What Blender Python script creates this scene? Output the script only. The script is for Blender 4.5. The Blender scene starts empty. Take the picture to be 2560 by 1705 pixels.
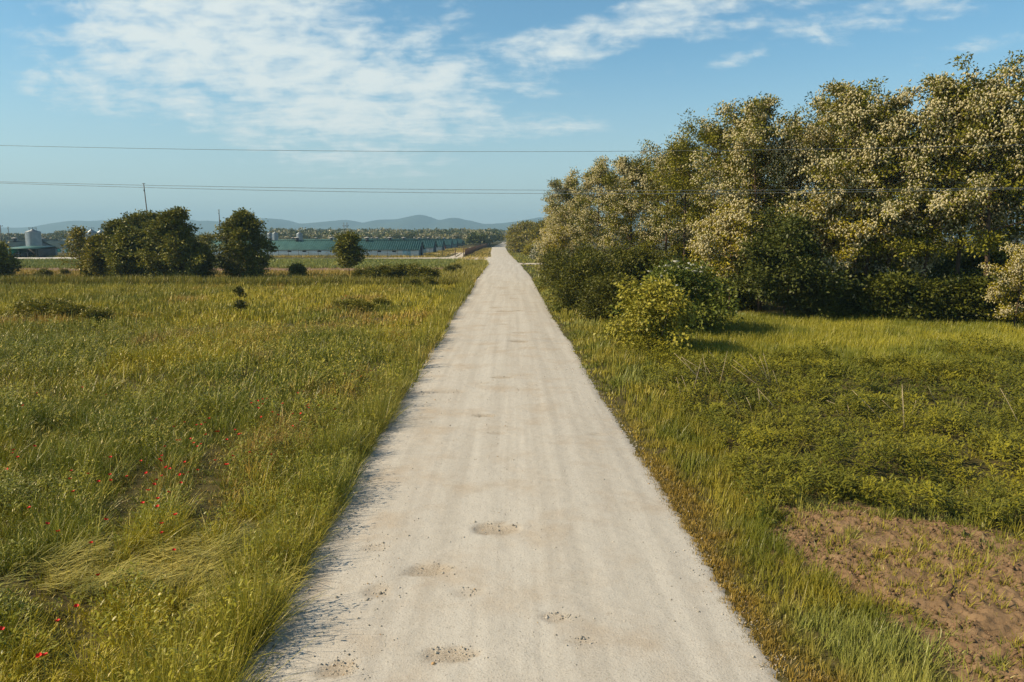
import bpy, math, random
import numpy as np
from mathutils import Vector

R = math.radians
SC = bpy.context.scene
COL = SC.collection

# ------------------------------------------------------------------ camera
F, HZ, CAMH = 1849.0, 594.0, 6.0          # focal length and horizon row in photo pixels, camera height (m)
PITCH = math.atan((852.5 - HZ) / F)
cam_d = bpy.data.cameras.new("camera")
cam_d.sensor_fit = 'HORIZONTAL'; cam_d.sensor_width = 36.0
cam_d.lens = 36.0 * F / 2560.0
cam_d.clip_start = 0.1; cam_d.clip_end = 30000
cam = bpy.data.objects.new("camera", cam_d); COL.objects.link(cam)
cam.location = (0, 0, CAMH); cam.rotation_euler = (R(90) - PITCH, 0, 0)
SC.camera = cam

# ------------------------------------------------------------------ view + sun + sky
SC.view_settings.view_transform = 'Standard'; SC.view_settings.look = 'None'
SC.view_settings.gamma = 1.0; SC.view_settings.exposure = 0.36
SUN_EL, SUN_AZ = R(38), R(258)            # azimuth clockwise from +y (north); 270 = from the left
sd = Vector((math.sin(SUN_AZ) * math.cos(SUN_EL), math.cos(SUN_AZ) * math.cos(SUN_EL), math.sin(SUN_EL)))
sun_d = bpy.data.lights.new("sun", 'SUN'); sun_d.energy = 5.0; sun_d.angle = R(0.5); sun_d.color = (1.0, 0.80, 0.55)
sun = bpy.data.objects.new("sun", sun_d); COL.objects.link(sun)
sun.rotation_euler = sd.to_track_quat('Z', 'Y').to_euler(); sun.location = (-60, -20, 60)

def ray(px, py):
    r, d = (px - 1280) / F, (py - 852.5) / F
    c, s = math.cos(PITCH), math.sin(PITCH)
    return np.array((r, c - d * s, -s - d * c))
def at(px, py, z=0.0):                    # ground point seen at a photo pixel
    v = ray(px, py); k = (z - CAMH) / v[2]
    return np.array((v[0] * k, v[1] * k, z))
def pt(px, py, D):                        # point at forward distance D seen at a photo pixel
    v = ray(px, py); k = D / v[1]
    return np.array((v[0] * k, D, CAMH + v[2] * k))

W = bpy.data.worlds.new("World"); SC.world = W; W.use_nodes = True
nt = W.node_tree; nt.nodes.clear(); N, L = nt.nodes, nt.links
def nd(t, **kw):
    n = N.new(t)
    for k, v in kw.items(): setattr(n, k, v)
    return n
def mth(op, a, b=None, c=None, clamp=False):
    n = N.new('ShaderNodeMath'); n.operation = op; n.use_clamp = clamp
    for i, v in enumerate((a, b, c)):
        if v is None: continue
        if isinstance(v, (int, float)): n.inputs[i].default_value = v
        else: L.new(v, n.inputs[i])
    return n.outputs[0]
def mrange(v, a, b, c, d, smooth=True):
    n = N.new('ShaderNodeMapRange'); n.interpolation_type = 'SMOOTHSTEP' if smooth else 'LINEAR'
    L.new(v, n.inputs[0])
    for i, x in enumerate((a, b, c, d)): n.inputs[i + 1].default_value = x
    return n.outputs[0]
out = nd('ShaderNodeOutputWorld'); bg = nd('ShaderNodeBackground'); bg.inputs[1].default_value = 0.115
L.new(bg.outputs[0], out.inputs[0])
sky = nd('ShaderNodeTexSky', sky_type='NISHITA', sun_disc=False, sun_elevation=SUN_EL, sun_rotation=SUN_AZ)
sky.altitude = 100; sky.air_density = 1.0; sky.dust_density = 1.2; sky.ozone_density = 1.6
tc = nd('ShaderNodeTexCoord'); sep = nd('ShaderNodeSeparateXYZ'); L.new(tc.outputs['Generated'], sep.inputs[0])
dx, dy, dz = sep.outputs
# azimuth-like and elevation-like directions of the sky in front (y > 0)
ys = mth('MAXIMUM', dy, 0.05)
u = mth('DIVIDE', dx, ys); v = mth('DIVIDE', dz, ys)
uv = nd('ShaderNodeCombineXYZ'); L.new(u, uv.inputs[0]); L.new(v, uv.inputs[1])
# cloud sheet coordinates: the direction met with a flat layer overhead
zc = mth('ADD', mth('MAXIMUM', dz, 0.0), 0.10)
cp = nd('ShaderNodeCombineXYZ'); L.new(mth('DIVIDE', dx, zc), cp.inputs[0]); L.new(mth('DIVIDE', dy, zc), cp.inputs[1])
def skyuv(px, py):
    r = ray(px, py); return r[0] / r[1], r[2] / r[1]
def blob(px, py, rx, ry, ang, amp):       # a patch of cloud cover round a sky direction
    cx, cy = skyuv(px, py)
    m = nd('ShaderNodeMapping', vector_type='TEXTURE'); L.new(uv.outputs[0], m.inputs[0])
    m.inputs[1].default_value = (cx, cy, 0); m.inputs[2].default_value = (0, 0, R(ang)); m.inputs[3].default_value = (rx / F, ry / F, 1)
    ln = nd('ShaderNodeVectorMath', operation='LENGTH'); L.new(m.outputs[0], ln.inputs[0])
    return mrange(ln.outputs['Value'], 1.0, 0.0, 0.0, amp)
blobs = [(600, 60, 720, 230, -8, .78), (700, 190, 640, 220, -10, .74), (860, 310, 480, 160, -4, .60), (860, 405, 380, 80, -3, .36),
         (280, 130, 400, 170, -20, .46), (170, 210, 240, 80, -8, .44), (300, 265, 380, 80, -4, .32), (1000, 190, 300, 130, 12, .55), (1120, 300, 300, 60, 8, .48),
         (1330, 320, 280, 55, 3, .50), (1380, 130, 460, 95, 17, .60), (1740, 35, 560, 100, 11, .66), (2150, 50, 420, 80, 14, .42), (2330, 20, 200, 70, 0, .34),
         (2440, 110, 300, 40, 14, .30), (1300, 230, 560, 50, 8, .22), (1840, 145, 140, 34, 12, .30), (1150, 20, 130, 60, 30, .42)]
cov = None
for b in blobs:
    o = blob(*b[:5], b[5] * .92)
    cov = o if cov is None else mth('ADD', cov, mth('MULTIPLY', o, mth('SUBTRACT', 1.0, cov, clamp=True)))
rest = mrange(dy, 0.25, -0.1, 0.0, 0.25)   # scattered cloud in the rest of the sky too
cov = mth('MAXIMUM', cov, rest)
def noise(vec, scale, detail, rough, dist=0.0):
    n = nd('ShaderNodeTexNoise'); L.new(vec, n.inputs['Vector']); n.inputs['Scale'].default_value = scale
    n.inputs['Detail'].default_value = detail; n.inputs['Roughness'].default_value = rough; n.inputs['Distortion'].default_value = dist
    return n.outputs[0]
mp = nd('ShaderNodeMapping'); L.new(cp.outputs[0], mp.inputs[0]); mp.inputs[2].default_value = (0, 0, R(28)); mp.inputs[3].default_value = (1.0, 1.7, 1)
n1 = noise(mp.outputs[0], 2.0, 8, .56, .25)
mq = nd('ShaderNodeMapping'); L.new(uv.outputs[0], mq.inputs[0]); mq.inputs[2].default_value = (0, 0, R(-14)); mq.inputs[3].default_value = (1, 1.9, 1)
n2 = noise(mq.outputs[0], 19, 7, .58, .35)
n3 = noise(mp.outputs[0], 6.5, 6, .55, .2)
tex = mth('ADD', mth('MULTIPLY', n1, .33), mth('ADD', mth('MULTIPLY', n2, .45), mth('MULTIPLY', n3, .22)))
dens = mth('ADD', cov, mth('MULTIPLY', mth('SUBTRACT', tex, .5), 3.8))
dens = mrange(dens, .10, 1.05, 0.0, .95)
dens = mth('MULTIPLY', dens, mrange(cov, 0.0, .25, 0.0, 1.0))
tint = nd('ShaderNodeMix', data_type='RGBA', blend_type='MULTIPLY'); tint.inputs[0].default_value = 1.0
L.new(sky.outputs[0], tint.inputs[6]); tint.inputs[7].default_value = (0.66, 0.99, 1.02, 1)
hzn = nd('ShaderNodeMix', data_type='RGBA'); L.new(mrange(dz, -.02, .26, .75, 0.0), hzn.inputs[0]); L.new(tint.outputs[2], hzn.inputs[6]); hzn.inputs[7].default_value = (4.3, 5.0, 5.0, 1)
mx = nd('ShaderNodeMix', data_type='RGBA'); L.new(dens, mx.inputs[0]); L.new(hzn.outputs[2], mx.inputs[6]); mx.inputs[7].default_value = (5.5, 6.0, 5.9, 1)
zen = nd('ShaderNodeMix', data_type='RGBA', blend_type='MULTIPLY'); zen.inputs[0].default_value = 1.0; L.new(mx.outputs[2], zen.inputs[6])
zc2 = nd('ShaderNodeCombineXYZ'); zf = mrange(dz, .32, .75, 1.0, .42); [L.new(zf, zc2.inputs[k]) for k in range(3)]; L.new(zc2.outputs[0], zen.inputs[7])   # sky dimmed towards the zenith, above the view, to cut its fill light
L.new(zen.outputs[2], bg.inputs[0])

# ------------------------------------------------------------------ helpers
rng = np.random.default_rng(11)
random.seed(5)
_tab = np.random.default_rng(99).random((8, 256, 256))
def vn(x, y, s, k=0):                     # smooth value noise, 0..1, cell size s metres
    x = np.asarray(x, float) / s + 1000.3 + 17 * k; y = np.asarray(y, float) / s + 1000.7 + 31 * k
    xi, yi = np.floor(x).astype(int), np.floor(y).astype(int); fx, fy = x - xi, y - yi
    fx, fy = fx * fx * (3 - 2 * fx), fy * fy * (3 - 2 * fy); t = _tab[k % 8]
    g = lambda a, b: t[a % 256, b % 256]
    return (g(xi, yi) * (1 - fx) + g(xi + 1, yi) * fx) * (1 - fy) + (g(xi, yi + 1) * (1 - fx) + g(xi + 1, yi + 1) * fx) * fy
def fbm(x, y, s, k=0):
    return (vn(x, y, s, k) * .53 + vn(x, y, s * .47, k + 1) * .3 + vn(x, y, s * .21, k + 2) * .17)
def sst(a, b, x):
    t = np.clip((x - a) / (b - a), 0, 1); return t * t * (3 - 2 * t)
def inpoly(x, y, poly):
    x, y = np.asarray(x), np.asarray(y); r = np.zeros(x.shape, bool); j = len(poly) - 1
    for i in range(len(poly)):
        xi, yi, xj, yj = poly[i][0], poly[i][1], poly[j][0], poly[j][1]
        r ^= ((yi > y) != (yj > y)) & (x < (xj - xi) * (y - yi) / (yj - yi + 1e-12) + xi); j = i
    return r

def tag(o, label=None, cat=None, group=None, kind=None):
    for k, v_ in (('label', label), ('category', cat), ('group', group), ('kind', kind)):
        if v_ is not None: o[k] = v_
    return o
def link(name, me, mat=None, parent=None, loc=None):
    o = bpy.data.objects.new(name, me); COL.objects.link(o)
    if mat is not None and me is not None and len(me.materials) == 0: me.materials.append(mat)
    if parent is not None: o.parent = parent
    if loc is not None: o.location = loc
    return o
def empty(name, loc, rz=0.0, scale=1.0):
    o = bpy.data.objects.new(name, None); COL.objects.link(o); o.empty_display_size = .3
    o.location = loc; o.rotation_euler = (0, 0, rz); o.scale = (scale,) * 3
    return o
def mesh_np(name, V, Q=None, T=None, col=None, smooth=False):
    me = bpy.data.meshes.new(name)
    V = np.asarray(V, np.float32); nq = 0 if Q is None else len(Q); ntri = 0 if T is None else len(T)
    parts, starts, tot = [], [], []
    if nq: parts.append(np.asarray(Q, np.int32).ravel()); tot.append(np.full(nq, 4, np.int32))
    if ntri: parts.append(np.asarray(T, np.int32).ravel()); tot.append(np.full(ntri, 3, np.int32))
    idx = np.concatenate(parts); tot = np.concatenate(tot); starts = np.concatenate(([0], np.cumsum(tot)[:-1])).astype(np.int32)
    me.vertices.add(len(V)); me.vertices.foreach_set('co', V.ravel())
    me.loops.add(len(idx)); me.loops.foreach_set('vertex_index', idx)
    me.polygons.add(len(tot)); me.polygons.foreach_set('loop_start', starts)
    if smooth: me.polygons.foreach_set('use_smooth', np.ones(len(tot), bool))
    me.update(calc_edges=True)
    if col is not None:
        a = me.attributes.new('col', 'FLOAT_COLOR', 'POINT')
        c = np.ones((len(V), 4), np.float32); c[:, :3] = col; a.data.foreach_set('color', c.ravel())
    return me
class MB:                                 # collects boxes, tubes, lathes, quads into one mesh
    def __init__(s): s.V, s.Q, s.T, s.n = [], [], [], 0
    def add(s, V, Q=None, T=None):
        V = np.asarray(V, float); s.V.append(V)
        if Q is not None and len(Q): s.Q.append(np.asarray(Q, int) + s.n)
        if T is not None and len(T): s.T.append(np.asarray(T, int) + s.n)
        s.n += len(V); return s
    def box(s, x0, y0, z0, x1, y1, z1):
        V = [(x, y, z) for z in (z0, z1) for y in (y0, y1) for x in (x0, x1)]
        return s.add(V, [(0, 2, 3, 1), (4, 5, 7, 6), (0, 1, 5, 4), (2, 6, 7, 3), (0, 4, 6, 2), (1, 3, 7, 5)])
    def tube(s, P, rad, n=6, cap=True):
        P = np.asarray(P, float); m = len(P); rad = np.broadcast_to(np.asarray(rad, float), (m,))
        T_ = np.gradient(P, axis=0); T_ /= np.linalg.norm(T_, axis=1)[:, None] + 1e-9
        ref = np.where(np.abs(T_[:, 2:3]) > .9, np.array([[1., 0, 0]]), np.array([[0, 0, 1.]]))
        a = np.cross(T_, ref); a /= np.linalg.norm(a, axis=1)[:, None] + 1e-9; b = np.cross(T_, a)
        th = np.arange(n) * 2 * math.pi / n
        V = P[:, None] + rad[:, None, None] * (a[:, None] * np.cos(th)[None, :, None] + b[:, None] * np.sin(th)[None, :, None])
        V = V.reshape(-1, 3); i = np.arange(m - 1)[:, None] * n; j = np.arange(n)[None]; k = (j + 1) % n
        Q = np.stack([i + j, i + k, i + n + k, i + n + j], -1).reshape(-1, 4); T = None
        if cap:
            V = np.vstack([V, P[0], P[-1]]); c0, c1 = m * n, m * n + 1
            T = [(c0, (t + 1) % n, t) for t in range(n)] + [(c1, (m - 1) * n + t, (m - 1) * n + (t + 1) % n) for t in range(n)]
        return s.add(V, Q, T)
    def lathe(s, prof, n=20, c=(0, 0)):
        prof = np.asarray(prof, float)
        return s.tube(np.c_[np.full(len(prof), c[0]), np.full(len(prof), c[1]), prof[:, 1]] if False else
                      np.c_[np.full(len(prof), float(c[0])), np.full(len(prof), float(c[1])), prof[:, 1] + np.arange(len(prof)) * 1e-5], prof[:, 0], n)
    def mesh(s, name, col=None, smooth=False):
        return mesh_np(name, np.vstack(s.V), np.vstack(s.Q) if s.Q else None, np.vstack(s.T) if s.T else None, col, smooth)
    def build(s, name, mat, parent=None, loc=None, smooth=False):
        return link(name, s.mesh(name, smooth=smooth), mat, parent, loc)

# ------------------------------------------------------------------ materials
def mat_new(name):
    m = bpy.data.materials.new(name); m.use_nodes = True; m.node_tree.nodes.clear(); return m
class G:                                  # small shader graph writer
    def __init__(s, name):
        s.m = mat_new(name); s.N, s.L = s.m.node_tree.nodes, s.m.node_tree.links
        s.out = s.N.new('ShaderNodeOutputMaterial'); s.geo = s.N.new('ShaderNodeNewGeometry'); s.pos = s.geo.outputs['Position']
    def put(s, sock, v):
        if hasattr(v, 'is_linked') or hasattr(v, 'node'): s.L.new(v, sock)
        elif isinstance(v, (tuple, list)) and len(v) == 3 and sock.type == 'RGBA': sock.default_value = (*v, 1)
        else: sock.default_value = v
    def scaled(s, vec, sc, rot=(0, 0, 0)):
        n = s.N.new('ShaderNodeMapping'); s.put(n.inputs[0], vec); n.inputs[2].default_value = rot; n.inputs[3].default_value = sc; return n.outputs[0]
    def noise(s, vec, scale, detail=4, rough=.55, dist=0):
        n = s.N.new('ShaderNodeTexNoise'); s.put(n.inputs['Vector'], vec); n.inputs['Scale'].default_value = scale
        n.inputs['Detail'].default_value = detail; n.inputs['Roughness'].default_value = rough; n.inputs['Distortion'].default_value = dist; return n.outputs[0]
    def voro(s, vec, scale, feat='F1'):
        n = s.N.new('ShaderNodeTexVoronoi'); n.feature = feat; s.put(n.inputs['Vector'], vec); n.inputs['Scale'].default_value = scale; return n.outputs
    def rng(s, v_, a, b, c=0., d=1.):
        n = s.N.new('ShaderNodeMapRange'); n.interpolation_type = 'SMOOTHSTEP'; s.put(n.inputs[0], v_)
        for i, x in enumerate((a, b, c, d)): n.inputs[i + 1].default_value = x
        return n.outputs[0]
    def mix(s, f, a, b, mode='MIX'):
        n = s.N.new('ShaderNodeMix'); n.data_type = 'RGBA'; n.blend_type = mode
        s.put(n.inputs[0], f); s.put(n.inputs[6], a); s.put(n.inputs[7], b); return n.outputs[2]
    def math(s, op, a, b=0.0):
        n = s.N.new('ShaderNodeMath'); n.operation = op; s.put(n.inputs[0], a); s.put(n.inputs[1], b); return n.outputs[0]
    def bump(s, h, strength, dist=.02):
        n = s.N.new('ShaderNodeBump'); n.inputs['Strength'].default_value = strength; n.inputs['Distance'].default_value = dist; s.put(n.inputs['Height'], h); return n.outputs[0]
    def bsdf(s, col, rough=.8, spec=.3, metal=0., normal=None):
        n = s.N.new('ShaderNodeBsdfPrincipled'); s.put(n.inputs['Base Color'], col); s.put(n.inputs['Roughness'], rough)
        n.inputs['Specular IOR Level'].default_value = spec; n.inputs['Metallic'].default_value = metal
        if normal is not None: s.put(n.inputs['Normal'], normal)
        return n.outputs[0]
    def done(s, sh): s.L.new(sh, s.out.inputs[0]); return s.m
def simple(name, col, rough=.7, metal=0., var=.25, scale=3., spec=.3):
    g = G(name); f = g.noise(g.pos, scale, 5)
    c = g.mix(g.rng(f, .3, .7), tuple(x * (1 - var) for x in col), tuple(min(1, x * (1 + var)) for x in col))
    return g.done(g.bsdf(c, rough, spec, metal))
def foliage(name, trans=.35, rough=.5, spec=.25):
    g = G(name); a = g.N.new('ShaderNodeAttribute'); a.attribute_name = 'col'; c = a.outputs['Color']
    f = g.noise(g.pos, 1.3, 3); c2 = g.mix(g.rng(f, .3, .7), g.mix(1., c, (.82, .84, .8), 'MULTIPLY'), c)
    b = g.bsdf(c2, rough, spec); t = g.N.new('ShaderNodeBsdfTranslucent'); g.put(t.inputs[0], g.mix(1., c2, (1.0, 1.0, .55), 'MULTIPLY'))
    m = g.N.new('ShaderNodeMixShader'); m.inputs[0].default_value = trans; g.L.new(b, m.inputs[1]); g.L.new(t.outputs[0], m.inputs[2])
    return g.done(m.outputs[0])
M_LEAF = foliage("leaf", .17, .5, .3); M_GRASS = foliage("grass_blade", .10, .42, .35); M_PETAL = foliage("petal", .42, .6, .1)
def bark(name, a, b):
    g = G(name); v_ = g.scaled(g.pos, (6, 6, 1.2)); f = g.noise(v_, 3, 6, .6)
    return g.done(g.bsdf(g.mix(g.rng(f, .35, .65), a, b), .9, .2, normal=g.bump(f, .6, .03)))
M_BARK = bark("locust_bark", (.065, .045, .03), (.14, .095, .062)); M_BARK_PALE = bark("pale_bark", (.26, .20, .15), (.42, .33, .25))
M_STRAW = simple("straw", (.52, .42, .28), .7)
M_METAL = simple("galvanised_steel", (.27, .31, .34), .42, .55, .12, .8)
M_DARKMETAL = simple("dark_steel", (.07, .08, .09), .5, .4)
M_WOOD = simple("weathered_wood", (.10, .085, .07), .85)
M_RUST = simple("rusty_steel", (.11, .065, .045), .8)
M_WHITE = simple("white_wall", (.80, .81, .78), .8, 0, .08, .6)
M_GREYWALL = simple("grey_wall", (.22, .25, .26), .8, 0, .15)  # also the barns' end walls, their grey-blue shade put into the colour
M_DARKPLANK = simple("dark_planks", (.055, .06, .062), .8)
M_BLUEDOOR = simple("pale_blue_paint", (.36, .52, .56), .6, 0, .1)
M_REDDOOR = simple("red_paint", (.30, .07, .05), .6)
M_VOID = simple("dark_opening", (.012, .013, .014), .7)
M_TURQ = simple("turquoise_paint", (.10, .42, .36), .6)
M_GREENPAINT = simple("green_paint", (.02, .22, .15), .5)
M_CONCRETE = simple("concrete", (.45, .44, .42), .85)
M_WIRE = simple("aluminium_wire", (.30, .33, .35), .4, .6)
M_CARPAINT = simple("car_paint", (.10, .11, .13), .25, .3, .1); M_CARGLASS = simple("car_glass", (.03, .04, .05), .08, 0, .1, 1, .6); M_TYRE = simple("tyre_rubber", (.02, .02, .02), .9)
def roofmat(name, a, b):
    g = G(name); f = g.noise(g.scaled(g.pos, (.5, .12, .5)), 1.2, 6, .6); f2 = g.noise(g.pos, 6, 3)
    c = g.mix(g.rng(f, .3, .7), a, b); c = g.mix(g.rng(f2, .62, .75, 0, .35), c, (.10, .13, .11)); return g.done(g.bsdf(c, .55, .3))
M_ROOF = roofmat("green_roof", (.046, .120, .115), (.070, .165, .155)); M_ROOFGREY = roofmat("grey_green_roof", (.055, .095, .10), (.085, .13, .13))

# ------------------------------------------------------------------ the ground and the road
g = G("earth"); f = g.noise(g.pos, .12, 6); f2 = g.noise(g.pos, 2.2, 5); f3 = g.noise(g.scaled(g.pos, (.004, .02, 1)), 1., 4)
c = g.mix(g.rng(f, .35, .65), (.066, .058, .024), (.098, .088, .034)); c = g.mix(g.rng(f2, .45, .7, 0, .6), c, (.10, .07, .038)); c = g.mix(g.rng(f3, .4, .6, 0, .5), c, (.08, .085, .03))
M_EARTH = g.done(g.bsdf(c, .95, .1, normal=g.bump(f2, .5, .05)))
E = 7600.0
gx = np.concatenate(([-E, -1500], np.linspace(-400, 400, 41), [1500, E])); gy = np.concatenate(([-E, -200], np.linspace(-40, 900, 48), [2500, E]))
X, Y = np.meshgrid(gx, gy); nx, ny = len(gx), len(gy)
def gridq(nx, ny):
    i = np.arange(ny - 1)[:, None] * nx; j = np.arange(nx - 1)[None]
    return np.stack([i + j, i + j + 1, i + nx + j + 1, i + nx + j], -1).reshape(-1, 4)
tag(link("ground", mesh_np("ground", np.c_[X.ravel(), Y.ravel(), np.zeros(X.size)], gridq(nx, ny)), M_EARTH), kind='structure')

left_px = [(1750, 572), (1509, 690), (1255, 842), (1000, 996), (796, 1122), (716.6, 1179), (662, 1219), (650, 1211), (642.6, 1226.8), (630, 1227), (619, 1229), (612, 1243), (608, 1254), (604.5, 1257)]
right_px = [(1750, 1990), (1509, 1832), (1255, 1679), (1000, 1506), (850, 1421), (786, 1378), (690, 1326), (660, 1300), (645, 1284), (630, 1270), (617.6, 1263), (611, 1268), (608, 1271), (604.5, 1269)]
le = np.array([at(x, y) for y, x in left_px]); re = np.array([at(x, y) for y, x in right_px])
le = np.vstack([[le[0, 0] + .35, -40, 0], le]); re = np.vstack([[re[0, 0] + .35, -40, 0], re])
xl = lambda y: np.interp(y, le[:, 1], le[:, 0]); xr = lambda y: np.interp(y, re[:, 1], re[:, 0])
pot_px = [(1240, 1335, .48, .34, .060), (1072, 1440, .46, .26, .055), (1128, 1655, .36, .22, .045), (842, 1690, .30, .22, .045), (1390, 1560, .22, .16, .03), (940, 1492, .25, .30, .03),
          (1165, 1500, .22, .24, .02), (1213, 1047, .42, .24, .05), (1452, 1622, .22, .12, .02), (1240, 1092, .3, .16, .025), (1497, 1092, .3, .2, .02), (1120, 985, .8, .35, .025), (940, 1380, .3, .2, .02),
          (1257, 950, .5, .3, .04), (1297, 858, .6, .5, .05), (1302, 836, .6, .4, .04), (1265, 782, .9, .6, .05), (1240, 772, .6, .5, .04), (1300, 780, .5, .5, .04), (1262, 815, .5, .4, .03), (1285, 750, .8, .6, .04), (1255, 722, 1., 1., .04)]
pots = [(*at(x, y)[:2], a, b, d) for x, y, a, b, d in pot_px]
yy = np.concatenate((np.arange(-40, 7, 1.), np.arange(7, 34, .07), np.arange(34, 70, .2), np.arange(70, 210, 1.), np.arange(210, 1050, 6.)))
ss = np.concatenate(([0, .012], np.linspace(.03, .97, 96), [.988, 1.]))
S, YY = np.meshgrid(ss, yy); edgej = (fbm(YY * 0 + 3, YY, 1.6, 1) - .5)
XL = xl(YY) + (fbm(YY, YY * 0 + 3, 2.6, 1) - .5) * .22 + (rng.random(YY.shape[0])[:, None] - .5) * .09 * (YY < 70); XR = xr(YY) + (fbm(YY, YY * 0 + 40, 2.6, 3) - .5) * .26 + (rng.random(YY.shape[0])[:, None] - .5) * .12 * (YY < 70)
XX = XL + (XR - XL) * S
Z = .022 + .10 * (1 - np.abs(2 * S - 1) ** 3) + (fbm(XX * 1.6, YY * .12, 1.1, 2) - .5) * .02 + (fbm(XX, YY, .22, 4) - .5) * .016 + (rng.random(XX.shape) - .5) * .007
POT = np.zeros_like(Z)
for x, y, a, b, d in pots:
    q = np.hypot((XX - x) / a, (YY - y) / b) + (fbm(XX, YY, .16, 3) - .5) * .9
    Z -= d * sst(1.15, .35, q); POT = np.maximum(POT, sst(1.25, .6, q) * min(1, d / .045))
Z = np.maximum(Z, .012); Z[:, 0] = Z[:, -1] = -.004
dirv = (1248 - 1280) / F
g = G("road_gravel"); p = g.pos; rut = g.scaled(p, (1.25, .035, 1), (0, 0, -math.atan(dirv)))
f1 = g.noise(rut, 1.6, 5, .6); f2 = g.noise(p, .55, 6, .6); f3 = g.noise(p, 30, 3, .7); f4 = g.noise(g.scaled(p, (4, .06, 1)), 2.4, 4, .6); f5 = g.noise(p, 3.2, 5, .6)
c = g.mix(g.rng(f1, .32, .68), (.435, .418, .378), (.53, .515, .47)); c = g.mix(g.rng(f2, .46, .72, 0, .6), c, (.41, .34, .255)); c = g.mix(g.rng(f4, .5, .75, 0, .28), c, (.38, .36, .32))
c = g.mix(g.rng(f5, .5, .72, 0, .4), c, (.54, .52, .475)); c = g.mix(g.rng(f3, .54, .70, 0, .7), c, (.27, .25, .215)); c = g.mix(g.rng(g.noise(p, 21, 4, .7), .56, .72, 0, .6), c, (.60, .58, .53))
v1 = g.voro(p, 26); sp = g.rng(v1['Distance'], .10, .17, 1., 0.); pick = g.rng(g.noise(p, 2.2, 4, .6), .48, .62)
c = g.mix(g.math('MULTIPLY', sp, g.math('MULTIPLY', pick, .75)), c, g.mix(1., v1['Color'], (.36, .35, .32), 'MULTIPLY'))
pa = g.N.new('ShaderNodeAttribute'); pa.attribute_name = 'col'; fg = g.noise(p, 55, 3, .7)
c = g.mix(g.math('MULTIPLY', pa.outputs['Fac'], .85), c, g.mix(g.rng(fg, .4, .62), (.27, .225, .17), (.50, .45, .37)))
hh = g.math('ADD', g.math('MULTIPLY', f3, .6), g.math('ADD', g.math('MULTIPLY', sp, .5), f5))
M_ROAD = g.done(g.bsdf(c, .95, .15, normal=g.bump(hh, .8, .02)))
road = tag(link("road", mesh_np("road", np.c_[XX.ravel(), YY.ravel(), Z.ravel()], gridq(len(ss), len(yy)), col=np.repeat(POT.ravel()[:, None], 3, 1), smooth=True), M_ROAD), kind='structure')

def strip(name, L_, R_, z, mat, n=None, jit=.4):      # a sheet between two polylines of ground points
    a, b = np.array(L_, float), np.array(R_, float); m = len(a)
    t = np.linspace(0, m - 1, n or 40); I = np.arange(m)
    A = np.stack([np.interp(t, I, a[:, k]) for k in (0, 1)], 1); B = np.stack([np.interp(t, I, b[:, k]) for k in (0, 1)], 1)
    A += (rng.random(A.shape) - .5) * jit; B += (rng.random(B.shape) - .5) * jit
    s = np.linspace(0, 1, 6)[None, :, None]; P = A[:, None] * (1 - s) + B[:, None] * s; P = P.reshape(-1, 2)
    return tag(link(name, mesh_np(name, np.c_[P, np.full(len(P), z)], gridq(6, len(t))), mat), kind='structure')
def pxs(*l): return [at(x, y)[:2] for x, y in l]
M_TRACK = simple("track_gravel", (.52, .47, .39), .95, 0, .15, .8); M_SOILFAR = simple("tilled_soil", (.20, .125, .075), .95, 0, .3, .5)
M_CROP = simple("crop_green", (.095, .125, .045), .9, 0, .25, .15)
strip("crop_field_surface", pxs((-900, 646), (300, 646), (1205, 647)), pxs((-900, 668), (300, 669), (1140, 664)), .008, M_CROP)
strip("tilled_soil", pxs((-700, 668), (300, 669), (1110, 668)), pxs((-700, 684), (300, 682), (1110, 680)), .004, M_SOILFAR)
strip("farm_track", pxs((880, 645.0), (1050, 644), (1130, 643), (1232, 642)), pxs((880, 646.0), (1050, 646.4), (1130, 647.5), (1232, 650)), .012, M_TRACK, 60, .5)
strip("farm_track", pxs((1122, 643.5), (1140, 636.5), (1157, 628), (1173, 622), (1174, 618)), pxs((1134, 643.5), (1147, 636.5), (1163, 628), (1177, 622), (1177, 618)), .016, M_TRACK, 60, .5)
strip("farm_track", pxs((1142, 643), (1150, 637), (1158, 631), (1166, 626)), pxs((1157, 643), (1159, 637), (1165, 631), (1171, 626)), .020, M_TRACK, 60, .5)
strip("farm_track", pxs((1085, 633), (1120, 633), (1150, 630)), pxs((1085, 634.5), (1120, 635), (1150, 632)), .024, M_TRACK, 40, .5)
strip("field_path", pxs((1288, 657.5), (1400, 658)), pxs((1290, 661), (1400, 660.5)), .012, M_TRACK, 40, .6)
strip("farmyard_paving", pxs((-300, 644), (60, 643), (190, 643.5)), pxs((-300, 648.5), (60, 648.2), (190, 647)), .012, simple("pale_paving", (.62, .60, .56), .9, 0, .1), 40, .4)

# bare soil with clods
soil_px = [(1895, 1345), (1960, 1290), (2110, 1262), (2200, 1268), (2340, 1300), (2450, 1320), (2640, 1400), (2900, 1760), (2560, 1790), (2390, 1700), (2230, 1520), (2080, 1420), (1975, 1370)]
SOIL = [at(x, y)[:2] for x, y in soil_px]
sx = np.arange(3.2, 13.5, .035); sy = np.arange(7.5, 18.5, .035); X, Y = np.meshgrid(sx, sy)
rows = np.abs(((Y * .9 + X * .55) % .8) / .8 - .5) * 2
Zs = .012 + .06 * fbm(X, Y, 1.2, 2) + .05 * sst(.42, .7, fbm(X, Y, .30, 4)) + .045 * sst(.5, .72, fbm(X, Y, .13, 1)) + .03 * rows * fbm(X, Y, .8, 6) + .018 * rng.random(X.shape)
g = G("bare_soil"); f = g.noise(g.pos, 1.4, 6, .6); f2 = g.noise(g.pos, 16, 5, .65)
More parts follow.
